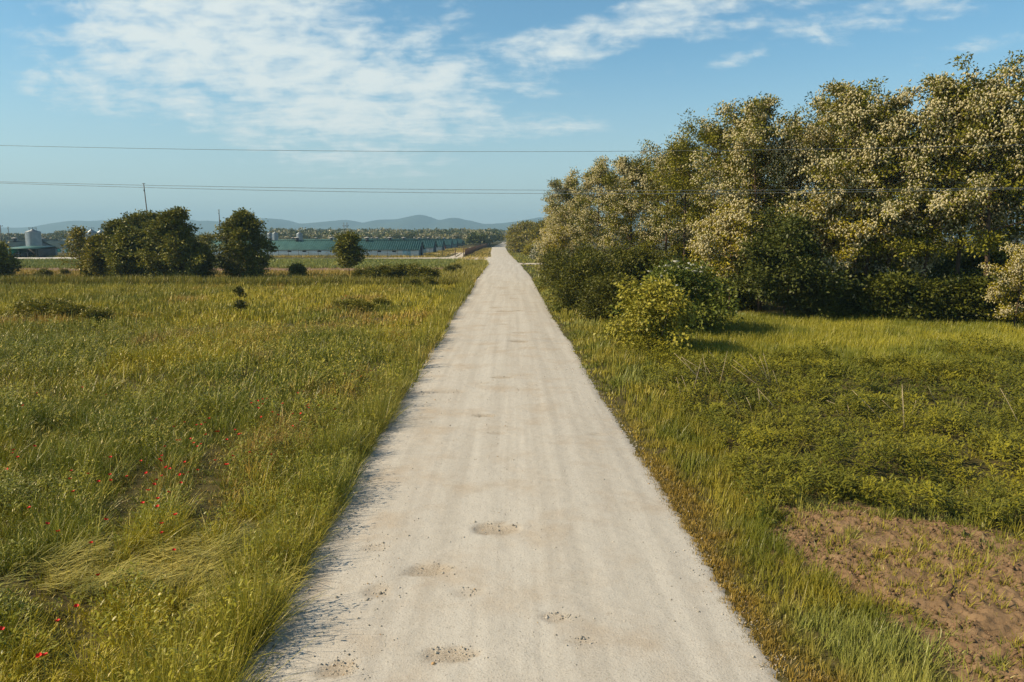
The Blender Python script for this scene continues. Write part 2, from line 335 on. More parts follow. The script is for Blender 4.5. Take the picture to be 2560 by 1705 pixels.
c = g.mix(g.rng(f, .3, .7), (.185, .122, .068), (.265, .180, .104)); c = g.mix(g.rng(f2, .5, .75, 0, .6), c, (.085, .055, .035)); c = g.mix(g.rng(g.noise(g.pos, 3.2, 5), .55, .75, 0, .5), c, (.23, .16, .10))
M_SOIL = g.done(g.bsdf(c, .95, .1, normal=g.bump(f2, .8, .03)))
def insoil(x, y, m=0.): return inpoly(x + (fbm(x, y, .8, 1) - .5) * 1.9, y + (fbm(x, y, .8, 2) - .5) * 1.9, SOIL)
fall = sum(insoil(X + .45 * math.cos(a_), Y + .45 * math.sin(a_)).astype(float) for a_ in np.arange(8) * math.pi / 4) / 8; Zs = .004 + (Zs - .004) * sst(.3, 1., fall)
qs = gridq(len(sx), len(sy)); cx_, cy_ = X.ravel()[qs].mean(1), Y.ravel()[qs].mean(1); keep = np.zeros(len(qs), bool)
for ox, oy in ((0, 0), (.3, 0), (-.3, 0), (0, .3), (0, -.3)): keep |= insoil(cx_ + ox, cy_ + oy)
tag(link("soil", mesh_np("soil", np.c_[X.ravel(), Y.ravel(), Zs.ravel()], qs[keep], smooth=True), M_SOIL), kind='structure')

# mountains: a long range with depth, crest heights as seen above the plain
prof = [(-900, 562), (-500, 556), (-200, 566), (0, 568), (60, 569), (120, 566), (143, 564.5), (167, 556), (208, 550.5), (238, 552.5), (268, 549.6), (297, 551), (380, 556), (467, 546.6), (493, 552), (520, 550.5), (550, 553.5), (600, 549),
        (651, 544.5), (690, 546), (712, 549), (745, 559), (790, 555), (864, 548), (885, 552), (907, 557), (930, 551), (947, 548), (990, 548), (1020, 541), (1048, 535), (1070, 539), (1098, 551), (1115, 546), (1133, 543), (1152, 545),
        (1165, 550), (1178, 550.5), (1207, 559.5), (1240, 558.5), (1268, 556), (1310, 550), (1351, 542), (1400, 550), (1600, 540), (1900, 552), (2300, 538), (2800, 556), (3300, 550)]
MD = 6000.0
mx_ = np.array([pt(x, y, MD)[[0, 2]] for x, y in prof])
u_ = np.arange(-6900, 6900, 22.); w_ = np.linspace(0, 1, 26)
U, Wv = np.meshgrid(u_, w_); crest = np.interp(U, mx_[:, 0], mx_[:, 1])
sm = lambda a: np.apply_along_axis(lambda r: np.convolve(np.pad(r, 2, 'edge'), np.array((.1, .2, .4, .2, .1)), 'valid'), 1, a)
shape = np.where(Wv < .5, sst(0, .5, Wv) ** .8, 1 - sst(.5, 1, Wv))
Zm = sm(crest) * shape * (1 - (np.abs(Wv - .5) < .49) * 0) + (fbm(U, Wv * 1600, 420, 3) - .5) * 45 * np.sin(np.pi * Wv) * sst(.04, .25, np.abs(Wv - .5)) - 2
Ym = MD + (Wv - .5) * 2000 + (fbm(U, U * 0, 900, 2) - .5) * 300
mm = simple("forested_slope", (.045, .065, .035), .95, 0, .3, .004)
tag(link("mountains", mesh_np("mountains", np.c_[U.ravel(), Ym.ravel(), Zm.ravel()], gridq(len(u_), len(w_)), smooth=True), mm), kind='structure')

# ------------------------------------------------------------------ grass and leaves in bulk
def blades(P, D, Lh, Wd, droop, segs, shape='grass', twist=None):
    """P root points, D start directions, Lh lengths, Wd widths, droop 0..1; returns verts (n, 2*(segs+1), 3) and quads"""
    n = len(P); D = D / (np.linalg.norm(D, axis=1)[:, None] + 1e-9)
    ang = rng.random(n) * 2 * math.pi if twist is None else twist
    h = np.c_[np.cos(ang), np.sin(ang), np.zeros(n)]
    side = h if shape == 'grass' else np.cross(D, np.array([[0, 0, 1.]]) + .5 * (rng.random((n, 3)) - .5)); side = side / (np.linalg.norm(side, axis=1)[:, None] + 1e-9)
    V = np.empty((n, 2 * (segs + 1), 3), np.float32)
    for i in range(segs + 1):
        t = i / segs
        c = P + Lh[:, None] * (D * t); c[:, 2] -= Lh * droop * t * t
        w = Wd * (.5 * (1 - .92 * t ** 1.6) if shape == 'grass' else (.12 + .42 * math.sin(math.pi * min(1, .15 + .85 * t))) * (1 if i < segs else .25))
        V[:, 2 * i] = c - side * w[:, None]; V[:, 2 * i + 1] = c + side * w[:, None]
    k = np.arange(n)[:, None, None] * (2 * (segs + 1)); i = (np.arange(segs) * 2)[None, :, None]
    Q = (k + i + np.array([0, 1, 3, 2])[None, None]).reshape(-1, 4)
    return V.reshape(-1, 3), Q
WARM = np.array((1.92, 1.70, 1.0), np.float32)   # late spring foliage, yellowish
class Bulk:
    def __init__(s): s.V, s.Q, s.C, s.n = [], [], [], 0
    def add(s, V, Q, col):                # col one per blade
        k = len(V) // len(col); s.V.append(V); s.Q.append(Q + s.n); s.C.append(np.repeat(np.minimum(col * WARM, .62).astype(np.float32), k, 0)); s.n += len(V)
    def build(s, name, mat):
        return link(name, mesh_np(name, np.vstack(s.V), np.vstack(s.Q), None, np.vstack(s.C)), mat)
def scatter(y0, y1, dens, ok, xmax=.84, xpad=7):
    y0 = 6.6 if y0 < 9 else y0        # points per square metre on the ground inside the view wedge
    a = (y1 - y0) * 2 * (xmax * y1 + xpad); n = int(a * dens)
    y = y0 + rng.random(n) * (y1 - y0); x = (rng.random(n) * 2 - 1) * (xmax * y1 + xpad)
    m = (np.abs(x) < xmax * y + xpad) & ok(x, y); return x[m], y[m]
def tufts(B, x, y, per, rad, h, w, lean, droop, segs, colfn, hj=.35, wind=(.12, .05)):
    n = len(x); x = np.repeat(x, per); y = np.repeat(y, per); h = np.repeat(h, per); m = len(x)
    r = rad * np.sqrt(rng.random(m)); a = rng.random(m) * 2 * math.pi
    P = np.c_[x + r * np.cos(a), y + r * np.sin(a), np.zeros(m)]
    l = lean * rng.random(m); D = np.c_[np.cos(a) * l + wind[0] + (rng.random(m) - .5) * .25, np.sin(a) * l + wind[1] + (rng.random(m) - .5) * .25, np.ones(m)]
    Lh = h * (1 - hj + 2 * hj * rng.random(m)) * 1.05
    V, Q = blades(P, D, Lh, w * (.6 + .8 * rng.random(m)), droop * rng.random(m), segs)
    tj = np.repeat(rng.random(n), per)
    B.add(V, Q, colfn(P[:, 0], P[:, 1], tj, rng.random(m)))
def forbs(B, x, y, per, h, ll, lw, colfn, segs=2, up=.25, droop=.5, spread=.16, low=.25):
    """leafy weeds: narrow leaves set round a stem"""
    n = len(x); x = np.repeat(x, per); y = np.repeat(y, per); hh = np.repeat(h, per); m = len(x)
    t = low + (1 - low) * rng.random(m) ** .7; a = rng.random(m) * 2 * math.pi; r = spread * rng.random(m)
    P = np.c_[x + r * np.cos(a), y + r * np.sin(a), hh * t]
    D = np.c_[np.cos(a), np.sin(a), up + .9 * rng.random(m) + t * .3]
    V, Q = blades(P, D, ll * (.6 + .7 * rng.random(m)), lw * (.7 + .6 * rng.random(m)), droop * (.4 + rng.random(m)), segs, 'leaf')
    B.add(V, Q, colfn(x, y, np.repeat(rng.random(n), per), rng.random(m)))
def lerp3(a, b, t): return np.asarray(a)[None] * (1 - t[:, None]) + np.asarray(b)[None] * t[:, None]
lanes = [[at(*p)[:2] for p in l] for l in ([(362, 1180), (325, 1250), (290, 1360)], [(540, 1140), (515, 1230), (505, 1340)], [(-40, 1470), (60, 1480), (140, 1500)], [(150, 1560), (200, 1640)])]
def lane_d(x, y):
    d = np.full(np.shape(x), 9.)
    for l in lanes:
        for a, b in zip(l[:-1], l[1:]):
            v_ = b - a; t = np.clip(((x - a[0]) * v_[0] + (y - a[1]) * v_[1]) / (v_ @ v_), 0, 1); d = np.minimum(d, np.hypot(x - a[0] - t * v_[0], y - a[1] - t * v_[1]))
    return d
LODGE = [at(x, y)[:2] for x, y in [(-300, 1440), (0, 1425), (230, 1400), (330, 1385), (430, 1360), (560, 1330), (700, 1330), (790, 1345), (760, 1420), (700, 1545), (600, 1590), (430, 1560), (330, 1500), (200, 1510), (60, 1500), (-300, 1520)]]
def lodged(x, y): return inpoly(x + (fbm(x, y, .9, 5) - .5) * 1.4, y + (fbm(x, y, .9, 6) - .5) * 1.0, LODGE) & (fbm(x, y, .7, 3) > .48)
def meadow_h(x, y):
    e = xl(y) - x
    h = .22 + .50 * fbm(x, y, 3.2, 0) + 1.05 * (fbm(x, y, .75, 3) - .46)
    h += .20 * sst(1.6, .3, e) + .42 * sst(.54, .70, fbm(x, y, 1.5, 7)) * sst(45, 25, y)
    h *= 1 - .85 * sst(.60, .22, lane_d(x, y) + (fbm(x, y, .5, 1) - .5) * .3)
    return np.clip(h, .09, 1.15)
GRN, YEL, OLV, BRN, PAL, GRY = (.095, .118, .016), (.225, .215, .024), (.150, .155, .022), (.250, .165, .085), (.34, .31, .13), (.15, .18, .07)
def meadow_col(x, y, tj, bj):
    a = fbm(x, y, 7, 1); c = lerp3(GRN, OLV, sst(.34, .6, a)); b = sst(.5, .68, fbm(x, y * .6, 5, 2) + .12 * (tj - .5)); c = c * (1 - b[:, None]) + np.array(YEL) * b[:, None]
    br = sst(.62, .74, fbm(x * .7, y * .5, 4.2, 4) + .2 * (tj - .5)) * .7; c = c * (1 - br[:, None]) + np.array(BRN) * br[:, None]
    pl = (bj > .90) * .75; c = c * (1 - pl[:, None]) + np.array(PAL) * pl[:, None]
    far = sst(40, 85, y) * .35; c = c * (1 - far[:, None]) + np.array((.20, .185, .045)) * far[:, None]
    ed = sst(2.6, .4, xl(y) - x) * .5; c = c * (1 - ed[:, None]) + np.array((.12, .135, .035)) * ed[:, None]
    return c * (.7 + .6 * bj * .6 + .3 * tj)[:, None]
okL = lambda x, y: (x < xl(y) + .10 + (fbm(x, y, .7, 2) - .5) * .5) & ~lodged(x, y) & (fbm(x, y, .55, 6) > .30)
B = Bulk()
x, y = scatter(8.2, 15, 58, okL); tufts(B, x, y, 13, .10, meadow_h(x, y), .0115, 1.25, .85, 4, meadow_col)
x, y = scatter(15, 26, 32, okL); tufts(B, x, y, 11, .15, meadow_h(x, y), .015, 1.1, .8, 3, meadow_col)
x, y = scatter(26, 48, 11, okL); tufts(B, x, y, 9, .24, meadow_h(x, y), .030, .9, .6, 2, meadow_col)
x, y = scatter(48, 92, 4.0, lambda x, y: okL(x, y)); tufts(B, x, y, 9, .42, meadow_h(x, y) * .9, .062, .4, .3, 2, meadow_col)
forb_c = lambda x, y, tj, bj: lerp3((.075, .10, .015), (.21, .21, .024), np.clip(.25 * bj + .75 * sst(.4, .65, fbm(x, y, 4, 6)) * tj + .15, 0, 1))
def heads(B, x, y, h, l, w, ca, cb):       # pale seed heads above the blades
    n = len(x); P = np.c_[x + .12 * rng.normal(size=n), y + .12 * rng.normal(size=n), h]; a = rng.random(n) * 6.28
    V, Q = blades(P, np.c_[np.cos(a) * .5 + .2, np.sin(a) * .5, np.ones(n) * .6], l * (.6 + .8 * rng.random(n)), np.full(n, w), .35, 2, 'leaf'); B.add(V, Q, lerp3(ca, cb, rng.random(n)))
for y0, y1, dn, l, w in ((8.2, 16, 60, .09, .011), (16, 30, 34, .12, .018), (30, 60, 9, .16, .04)):
    x, y = scatter(y0, y1, dn, lambda x, y: okL(x, y) & (fbm(x, y, 2.1, 7) > .45)); heads(B, x, y, meadow_h(x, y) * (.85 + .3 * rng.random(len(x))), l, w, (.17, .16, .04), (.33, .30, .12))
x, y = scatter(8.2, 30, 60, lambda x, y: (x < xl(y) + .05 + (fbm(x, y, .7, 2) - .5) * .4) & (x > xl(y) - .9)); tufts(B, x, y, 12, .14, meadow_h(x, y), .012, .75, .6, 3, meadow_col, wind=(.0, .03))
x, y = scatter(30, 92, 14, lambda x, y: (x < xl(y) + .1 + (fbm(x, y, .7, 2) - .5) * .4) & (x > xl(y) - 1.2)); tufts(B, x, y, 10, .25, meadow_h(x, y) * 1.1, .035, .4, .4, 2, meadow_col, wind=(-.02, .03))
okF = lambda x, y: okL(x, y) & (fbm(x, y, 2.6, 5) > .40) & (lane_d(x, y) > .3)
x, y = scatter(8.2, 22, 17, okF); forbs(B, x, y, 15, meadow_h(x, y) * (.7 + .5 * rng.random(len(x))), .10, .028, forb_c)
x, y = scatter(22, 50, 6, okF); forbs(B, x, y, 13, meadow_h(x, y) * (.75 + .5 * rng.random(len(x))), .14, .042, forb_c)
mead = tag(B.build("meadow_grass", M_GRASS), "tall green and yellow meadow grass and herbs left of the road", "grass", kind='stuff')

# flattened pale grass
B = Bulk(); x, y = scatter(8.2, 16, 340, lambda x, y: lodged(x, y) & (x < xl(y) + .05)); n = len(x)
fl = .35 + (fbm(x, y, 1.3, 1) - .5) * 3.4 + (fbm(x, y, .35, 2) - .5) * 1.8
D = np.c_[np.cos(fl) + (rng.random(n) - .5) * 1.2, np.sin(fl) * .7 + (rng.random(n) - .5) * 1.2, .05 + .45 * rng.random(n)]
V, Q = blades(np.c_[x, y, .03 + .26 * rng.random(n) * fbm(x, y, .6, 2) * 2], D, .25 + .45 * rng.random(n), (.006 + .006 * rng.random(n)), .25 * rng.random(n), 4, 'leaf')
B.add(V, Q, lerp3((.09, .11, .025), (.34, .32, .14), np.clip(rng.random(n) * .45 + 1.6 * (fbm(x, y, .6, 4) - .36), 0, 1)))
x, y = x[::6], y[::6]; tufts(B, x, y, 4, .10, .15 + .3 * fbm(x, y, .7, 0), .011, .9, .6, 4, meadow_col)
tag(B.build("flattened_grass", M_GRASS), "pale flattened grass lying in swirls beside the road", "grass", kind='stuff')

# taller dark grass along the ditch, rough grass behind it
B = Bulk()
DITCH = lambda x: 92.5 + 1.2 * np.sin(x * .07) + 1.5 * (fbm(x, x * 0, 9, 2) - .5)
okD = lambda x, y: (x < xl(y) - .8) & (y > DITCH(x)) & (y < DITCH(x) + 5)
ditch_c = lambda x, y, tj, bj: lerp3((.07, .085, .018), (.17, .16, .035), np.clip(bj * .6 + fbm(x, y, 5, 3) * .5, 0, 1))
x, y = scatter(89, 101, 6, okD); tufts(B, x, y, 9, .35, .85 + .5 * fbm(x, y, 3, 1), .06, .35, .3, 2, ditch_c)
rough_c = lambda x, y, tj, bj: lerp3((.13, .125, .03), (.27, .21, .075), np.clip(bj * .4 + 1.2 * (fbm(x, y, 9, 5) - .25), 0, 1))
okR = lambda x, y: (x < xl(y) - .3) & (y > DITCH(x) + 5)
x, y = scatter(97, 132, 1.6, okR); tufts(B, x, y, 8, .6, .25 + .55 * fbm(x, y, 6, 1), .09, .5, .3, 2, rough_c)
okE = lambda x, y: (x < xl(y) - .2) & (x > xl(y) - 7)
x, y = scatter(92, 182, 3.0, okE); tufts(B, x, y, 8, .5, .55 + .6 * fbm(x, y, 4, 1), .085, .4, .3, 2, lambda x, y, tj, bj: lerp3((.10, .115, .03), (.22, .20, .055), np.clip(bj * .5 + fbm(x, y, 6, 3) * .6, 0, 1)))
tag(B.build("ditch_grass", M_GRASS), "taller dark rough grass along the ditch beyond the meadow", "grass", kind='stuff')
B = Bulk(); okC = lambda x, y: (y > 146 + .02 * x) & (x < xl(y) - 6)
x, y = scatter(143, 205, .9, okC); tufts(B, x, y, 7, .8, .45 + 0 * x, .13, .3, .1, 1, lambda x, y, tj, bj: lerp3((.085, .115, .04), (.17, .18, .06), np.clip(.7 * fbm(x * .15, y, 7, 1) + .3 * bj, 0, 1)))
tag(B.build("green_crop", M_GRASS), "low green crop in the strip before the barns", "crop", kind='stuff')
B = Bulk(); okG = lambda x, y: (x < xl(y) - .6) & (x > -170) & ~((y < 226) & (x < -16)) & ~((x < -33) & (y < 600)) & ~((x > -22) & (x < -15) & (y < 300))
x, y = scatter(206, 420, .35, okG); tufts(B, x, y, 7, 1.0, .25 + .3 * rng.random(len(x)), .2, .5, .2, 1, rough_c)
x, y = scatter(206, 240, .9, lambda x, y: (x < -33) & (y > 228) & (y < 242)); tufts(B, x, y, 7, .9, .3 + .4 * rng.random(len(x)), .16, .5, .2, 1, rough_c)
tag(B.build("farmyard_grass", M_GRASS), "short yellowish grass around the barns and the farm track", "grass", kind='stuff')

# right-hand verge, grass band and weeds
B = Bulk()
def insoil(x, y, m=0.): return inpoly(x + (fbm(x, y, .8, 1) - .5) * 1.9, y + (fbm(x, y, .8, 2) - .5) * 1.9, SOIL)
verge_w = lambda y: np.interp(y, [8, 12, 16, 22, 33, 50, 90, 230], [2.3, 2.0, 2.2, 2.6, 3.0, 3.2, 3.0, 9.])
def verge_col(x, y, tj, bj):
    e = x - xr(y); c = lerp3((.085, .105, .020), (.165, .160, .034), sst(.35, .65, fbm(x, y, 1.4, 2) + .15 * (tj - .5)))
    gy_ = sst(.52, .68, fbm(x, y, 3, 5)) * .6; c = c * (1 - gy_[:, None]) + np.array((.16, .19, .085)) * gy_[:, None]
    br = sst(.95, .2, e + (fbm(x, y, .7, 3) - .5) * 1.1) * sst(34, 15, y) * .85; c = c * (1 - br[:, None]) + lerp3((.10, .070, .026), (.21, .155, .05), bj) * br[:, None]
    return c * (.7 + .5 * bj + .1 * tj)[:, None]
def verge_h(x, y): e = x - xr(y); return np.clip(.07 + .34 * sst(.1, 1.3, e) * (.25 + 1.25 * fbm(x, y, .9, 4)), .06, .5)
okV = lambda x, y: (x > xr(y) - .02 + (fbm(x, y, .6, 4) - .5) * .5) & (x < xr(y) + verge_w(y) + (fbm(x, y, 1.5, 1) - .5) * 1.2) & ~insoil(x, y)
x, y = scatter(8.2, 15, 60, okV); tufts(B, x, y, 12, .09, verge_h(x, y), .011, .5, .45, 4, verge_col)
x, y = scatter(15, 26, 30, okV); tufts(B, x, y, 11, .14, verge_h(x, y) * 1.15, .018, .45, .4, 3, verge_col)
x, y = scatter(26, 50, 12, okV); tufts(B, x, y, 9, .22, verge_h(x, y) * 1.3, .034, .4, .35, 2, verge_col)
x, y = scatter(50, 110, 5, okV); tufts(B, x, y, 9, .4, verge_h(x, y) * 1.4, .065, .4, .3, 2, verge_col)
x, y = scatter(110, 330, .55, lambda x, y: (x > xr(y) + .3) & (x < xr(y) + 22) & ~((y > 162) & (y < 178))); tufts(B, x, y, 8, .8, .2 + .4 * fbm(x, y, 9, 3), .16, .4, .2, 1, verge_col)
x, y = scatter(8.2, 20, 110, lambda x, y: (x > xr(y) - .18) & (x < xr(y) + .75)); tufts(B, x, y, 8, .06, .05 + .13 * fbm(x, y, .5, 2), .011, 1.1, .5, 3, verge_col)
tag(B.build("verge_grass", M_GRASS), "short mixed green and brown grass on the verge right of the road", "grass", kind='stuff')
B = Bulk()
okB = lambda x, y: (x > xr(y) + verge_w(y) - .4) & (y > 32.5 + (fbm(x, y, 4, 3) - .5) * 18)
band_c = lambda x, y, tj, bj: lerp3((.075, .100, .017), (.185, .190, .030), np.clip(sst(.3, .65, fbm(x, y, 3, 1)) * .7 + bj * .4, 0, 1))
x, y = scatter(24, 57, 13, okB); tufts(B, x, y, 14, .28, .22 + .55 * fbm(x, y, 1.8, 2), .024, .5, .4, 2, band_c)
tag(B.build("field_grass", M_GRASS), "bright yellow green grass in front of the grove", "grass", kind='stuff')
B = Bulk()
okW = lambda x, y: (x > xr(y) + verge_w(y) - .5 + (fbm(x, y, 1.4, 6) - .5) * 1.6) & (y < 35.5 + (fbm(x, y, 4, 3) - .5) * 18) & ~insoil(x, y) & (fbm(x, y, .9, 5) > .36) & (y > 14.2 + .03 * x + (fbm(x, y, 1.6, 1) - .5) * 2)
def weed_c(x, y, tj, bj):
    c = lerp3((.048, .066, .013), (.155, .160, .025), np.clip(fbm(x, y, 2.2, 4) * 1.1 - .15 + .35 * (bj - .4), 0, 1))
    yl = sst(.58, .7, fbm(x, y, 1.8, 7) + .16 * (tj - .5) + .12 * sst(22, 15, y)) * .8; return c * (1 - yl[:, None]) + np.array((.165, .17, .022)) * yl[:, None]
wh = lambda x, y: .16 + .75 * np.clip(fbm(x, y, 1.5, 2) - .12, 0, 1) + .55 * sst(.48, .68, fbm(x, y, 1.9, 6)) + .12 * rng.random(len(x))
x, y = scatter(13.5, 23, 26, okW); forbs(B, x, y, 20, wh(x, y), .17, .032, weed_c, 3, .2, .55)
x, y = scatter(23, 38, 15, okW); forbs(B, x, y, 16, wh(x, y), .21, .05, weed_c, 2, .2, .5)
x, y = scatter(14, 36, 5, lambda x, y: okW(x, y) & (fbm(x, y, 2, 0) > .5)); tufts(B, x, y, 7, .14, .5 + .3 * rng.random(len(x)), .02, .5, .4, 3, verge_col)
tag(B.build("leafy_weeds", M_LEAF), "dense dark leafy weeds covering the field right of the road", "weeds", kind='stuff')
B = Bulk(); okS = lambda x, y: (insoil(x, y) & (fbm(x, y, .9, 3) > .46)) | ((x > xr(y) + verge_w(y) - .6) & (y < 16.5) & (fbm(x, y, .7, 3) > .56) & insoil(x, y))
x, y = scatter(8, 17, 60, okS); tufts(B, x, y, 8, .08, .10 + .20 * rng.random(len(x)), .017, .9, .5, 3, verge_col)
x, y = scatter(8, 17.5, 9, lambda x, y: insoil(x, y) & (fbm(x, y, 1.1, 4) > .5)); forbs(B, x, y, 12, .06 + .16 * rng.random(len(x)), .075, .018, verge_col, 2, .3, .5, .08, .1)
x, y = scatter(8, 17, 8, lambda x, y: insoil(x, y)); tufts(B, x, y, 9, .07, .08 + .14 * rng.random(len(x)), .018, 1., .5, 3, verge_col)
okS2 = lambda x, y: (x > xr(y) + 1.2) & ~insoil(x, y) & (y < 17.5)
x, y = scatter(8, 17.5, 26, okS2); tufts(B, x, y, 11, .11, .16 + .22 * fbm(x, y, .9, 3), .013, .6, .5, 4, verge_col)
tag(B.build("sprouting_weeds", M_GRASS), "small grass sprouts growing on and around the bare soil", "weeds", kind='stuff')

# clods on the bare soil, built further below with the stones
# loose stones on the road
B = Bulk(); n0 = 5200
sx_, sy_ = scatter(8, 34, 46, lambda x, y: (x > xl(y) + .2) & (x < xr(y) - .1) & (rng.random(len(x)) < (.08 + .55 * sst(.5, .72, fbm(x, y * .45, 1.7, 6)) + .25 * (x - xl(y) < 2.2) * sst(20, 9, y))))
px_, py_ = [], []
for x, y, a, b, d in pots:
    k = int(95 * min(1, (12 / y) ** 1.2) * min(1, d / .045) + 8); q = np.where(rng.random(k) < .6, np.sqrt(rng.random(k)) * .95, .8 + rng.exponential(.6, k)); t = rng.random(k) * 2 * math.pi; px_.append(x + a * q * np.cos(t)); py_.append(y + b * q * np.sin(t))
px_ = np.concatenate(px_); py_ = np.concatenate(py_); ey = np.r_[8 + 26 * rng.random(2600) ** 1.5, 8 + 26 * rng.random(1400) ** 1.5]; ex = np.r_[xr(ey[:2600]) + rng.normal(0, .16, 2600), xl(ey[2600:]) + np.abs(rng.normal(0, .3, 1400))]
sx_ = np.r_[sx_, ex]; sy_ = np.r_[sy_, ey]     # gravel spilling over the edges
P = np.c_[np.r_[sx_, px_], np.r_[sy_, py_]]; n = len(P)
size = np.clip(.0095 * np.exp(.5 * rng.standard_normal(n)), .005, .04) * np.r_[np.ones(len(sx_)), np.full(len(px_), 1.05)]
from mathutils import kdtree
import bisect
def road_z(x, y):
    i = min(len(yy) - 1, bisect.bisect(yy, y)); j = int(np.clip(np.searchsorted(XX[i], x), 0, len(ss) - 1)); return max(0., Z[i, j])
zz = np.array([road_z(*p) for p in P])
oct_ = np.array([(1, 0, 0), (.3, .95, .1), (-.8, .5, 0), (-.7, -.6, .1), (.4, -.9, 0), (.1, .05, .75), (0, 0, -.5)])
tri = np.array([(0, 1, 5), (1, 2, 5), (2, 3, 5), (3, 4, 5), (4, 0, 5), (1, 0, 6), (2, 1, 6), (3, 2, 6), (4, 3, 6), (0, 4, 6)])
a = rng.random(n) * 2 * math.pi; jit = oct_[None] * (.7 + .6 * rng.random((n, 7, 1)))
ca, sa = np.cos(a)[:, None], np.sin(a)[:, None]
V = np.stack([jit[..., 0] * ca - jit[..., 1] * sa, jit[..., 0] * sa + jit[..., 1] * ca, jit[..., 2]], -1) * size[:, None, None]
V += np.c_[P, zz + size * .15][:, None]
T = (np.arange(n)[:, None, None] * 7 + tri[None]).reshape(-1, 3)
sc_ = lerp3((.25, .235, .21), (.56, .52, .46), rng.random(n) ** .7); sc_[rng.random(n) < .06] = (.45, .30, .16)
M_STONE = foliage("stone", 0., .95, .1)
cy = 8 + 9.5 * rng.random(30000); cx = 3.4 + 9.5 * rng.random(30000); m_ = insoil(cx, cy) & (fbm(cx, cy, .5, 6) > .36 + .2 * rng.random(30000)); cx, cy = cx[m_], cy[m_]; k = len(cx)
cz = np.clip(.019 * np.exp(.6 * rng.standard_normal(k)), .01, .07); zi = np.clip(((cy - 7.5) / .035).astype(int), 0, len(sy) - 1); xi_ = np.clip(((cx - 3.2) / .035).astype(int), 0, len(sx) - 1)
cv = oct_[None] * (.6 + .8 * rng.random((k, 7, 1))) * cz[:, None, None] + np.c_[cx, cy, Zs[zi, xi_] + cz * .1][:, None]
tag(link("soil_clods", mesh_np("soil_clods", cv.reshape(-1, 3), None, (np.arange(k)[:, None, None] * 7 + tri[None]).reshape(-1, 3), np.repeat(lerp3((.14, .088, .05), (.28, .18, .105), rng.random(k)), 7, 0)), M_STONE), "brown clods lying on the bare soil at the field corner", "soil", kind='stuff')
tag(link("road_stones", mesh_np("road_stones", V.reshape(-1, 3), None, T, np.repeat(sc_, 7, 0)), M_STONE), "loose grey gravel stones scattered over the dirt road", "gravel", kind='stuff')

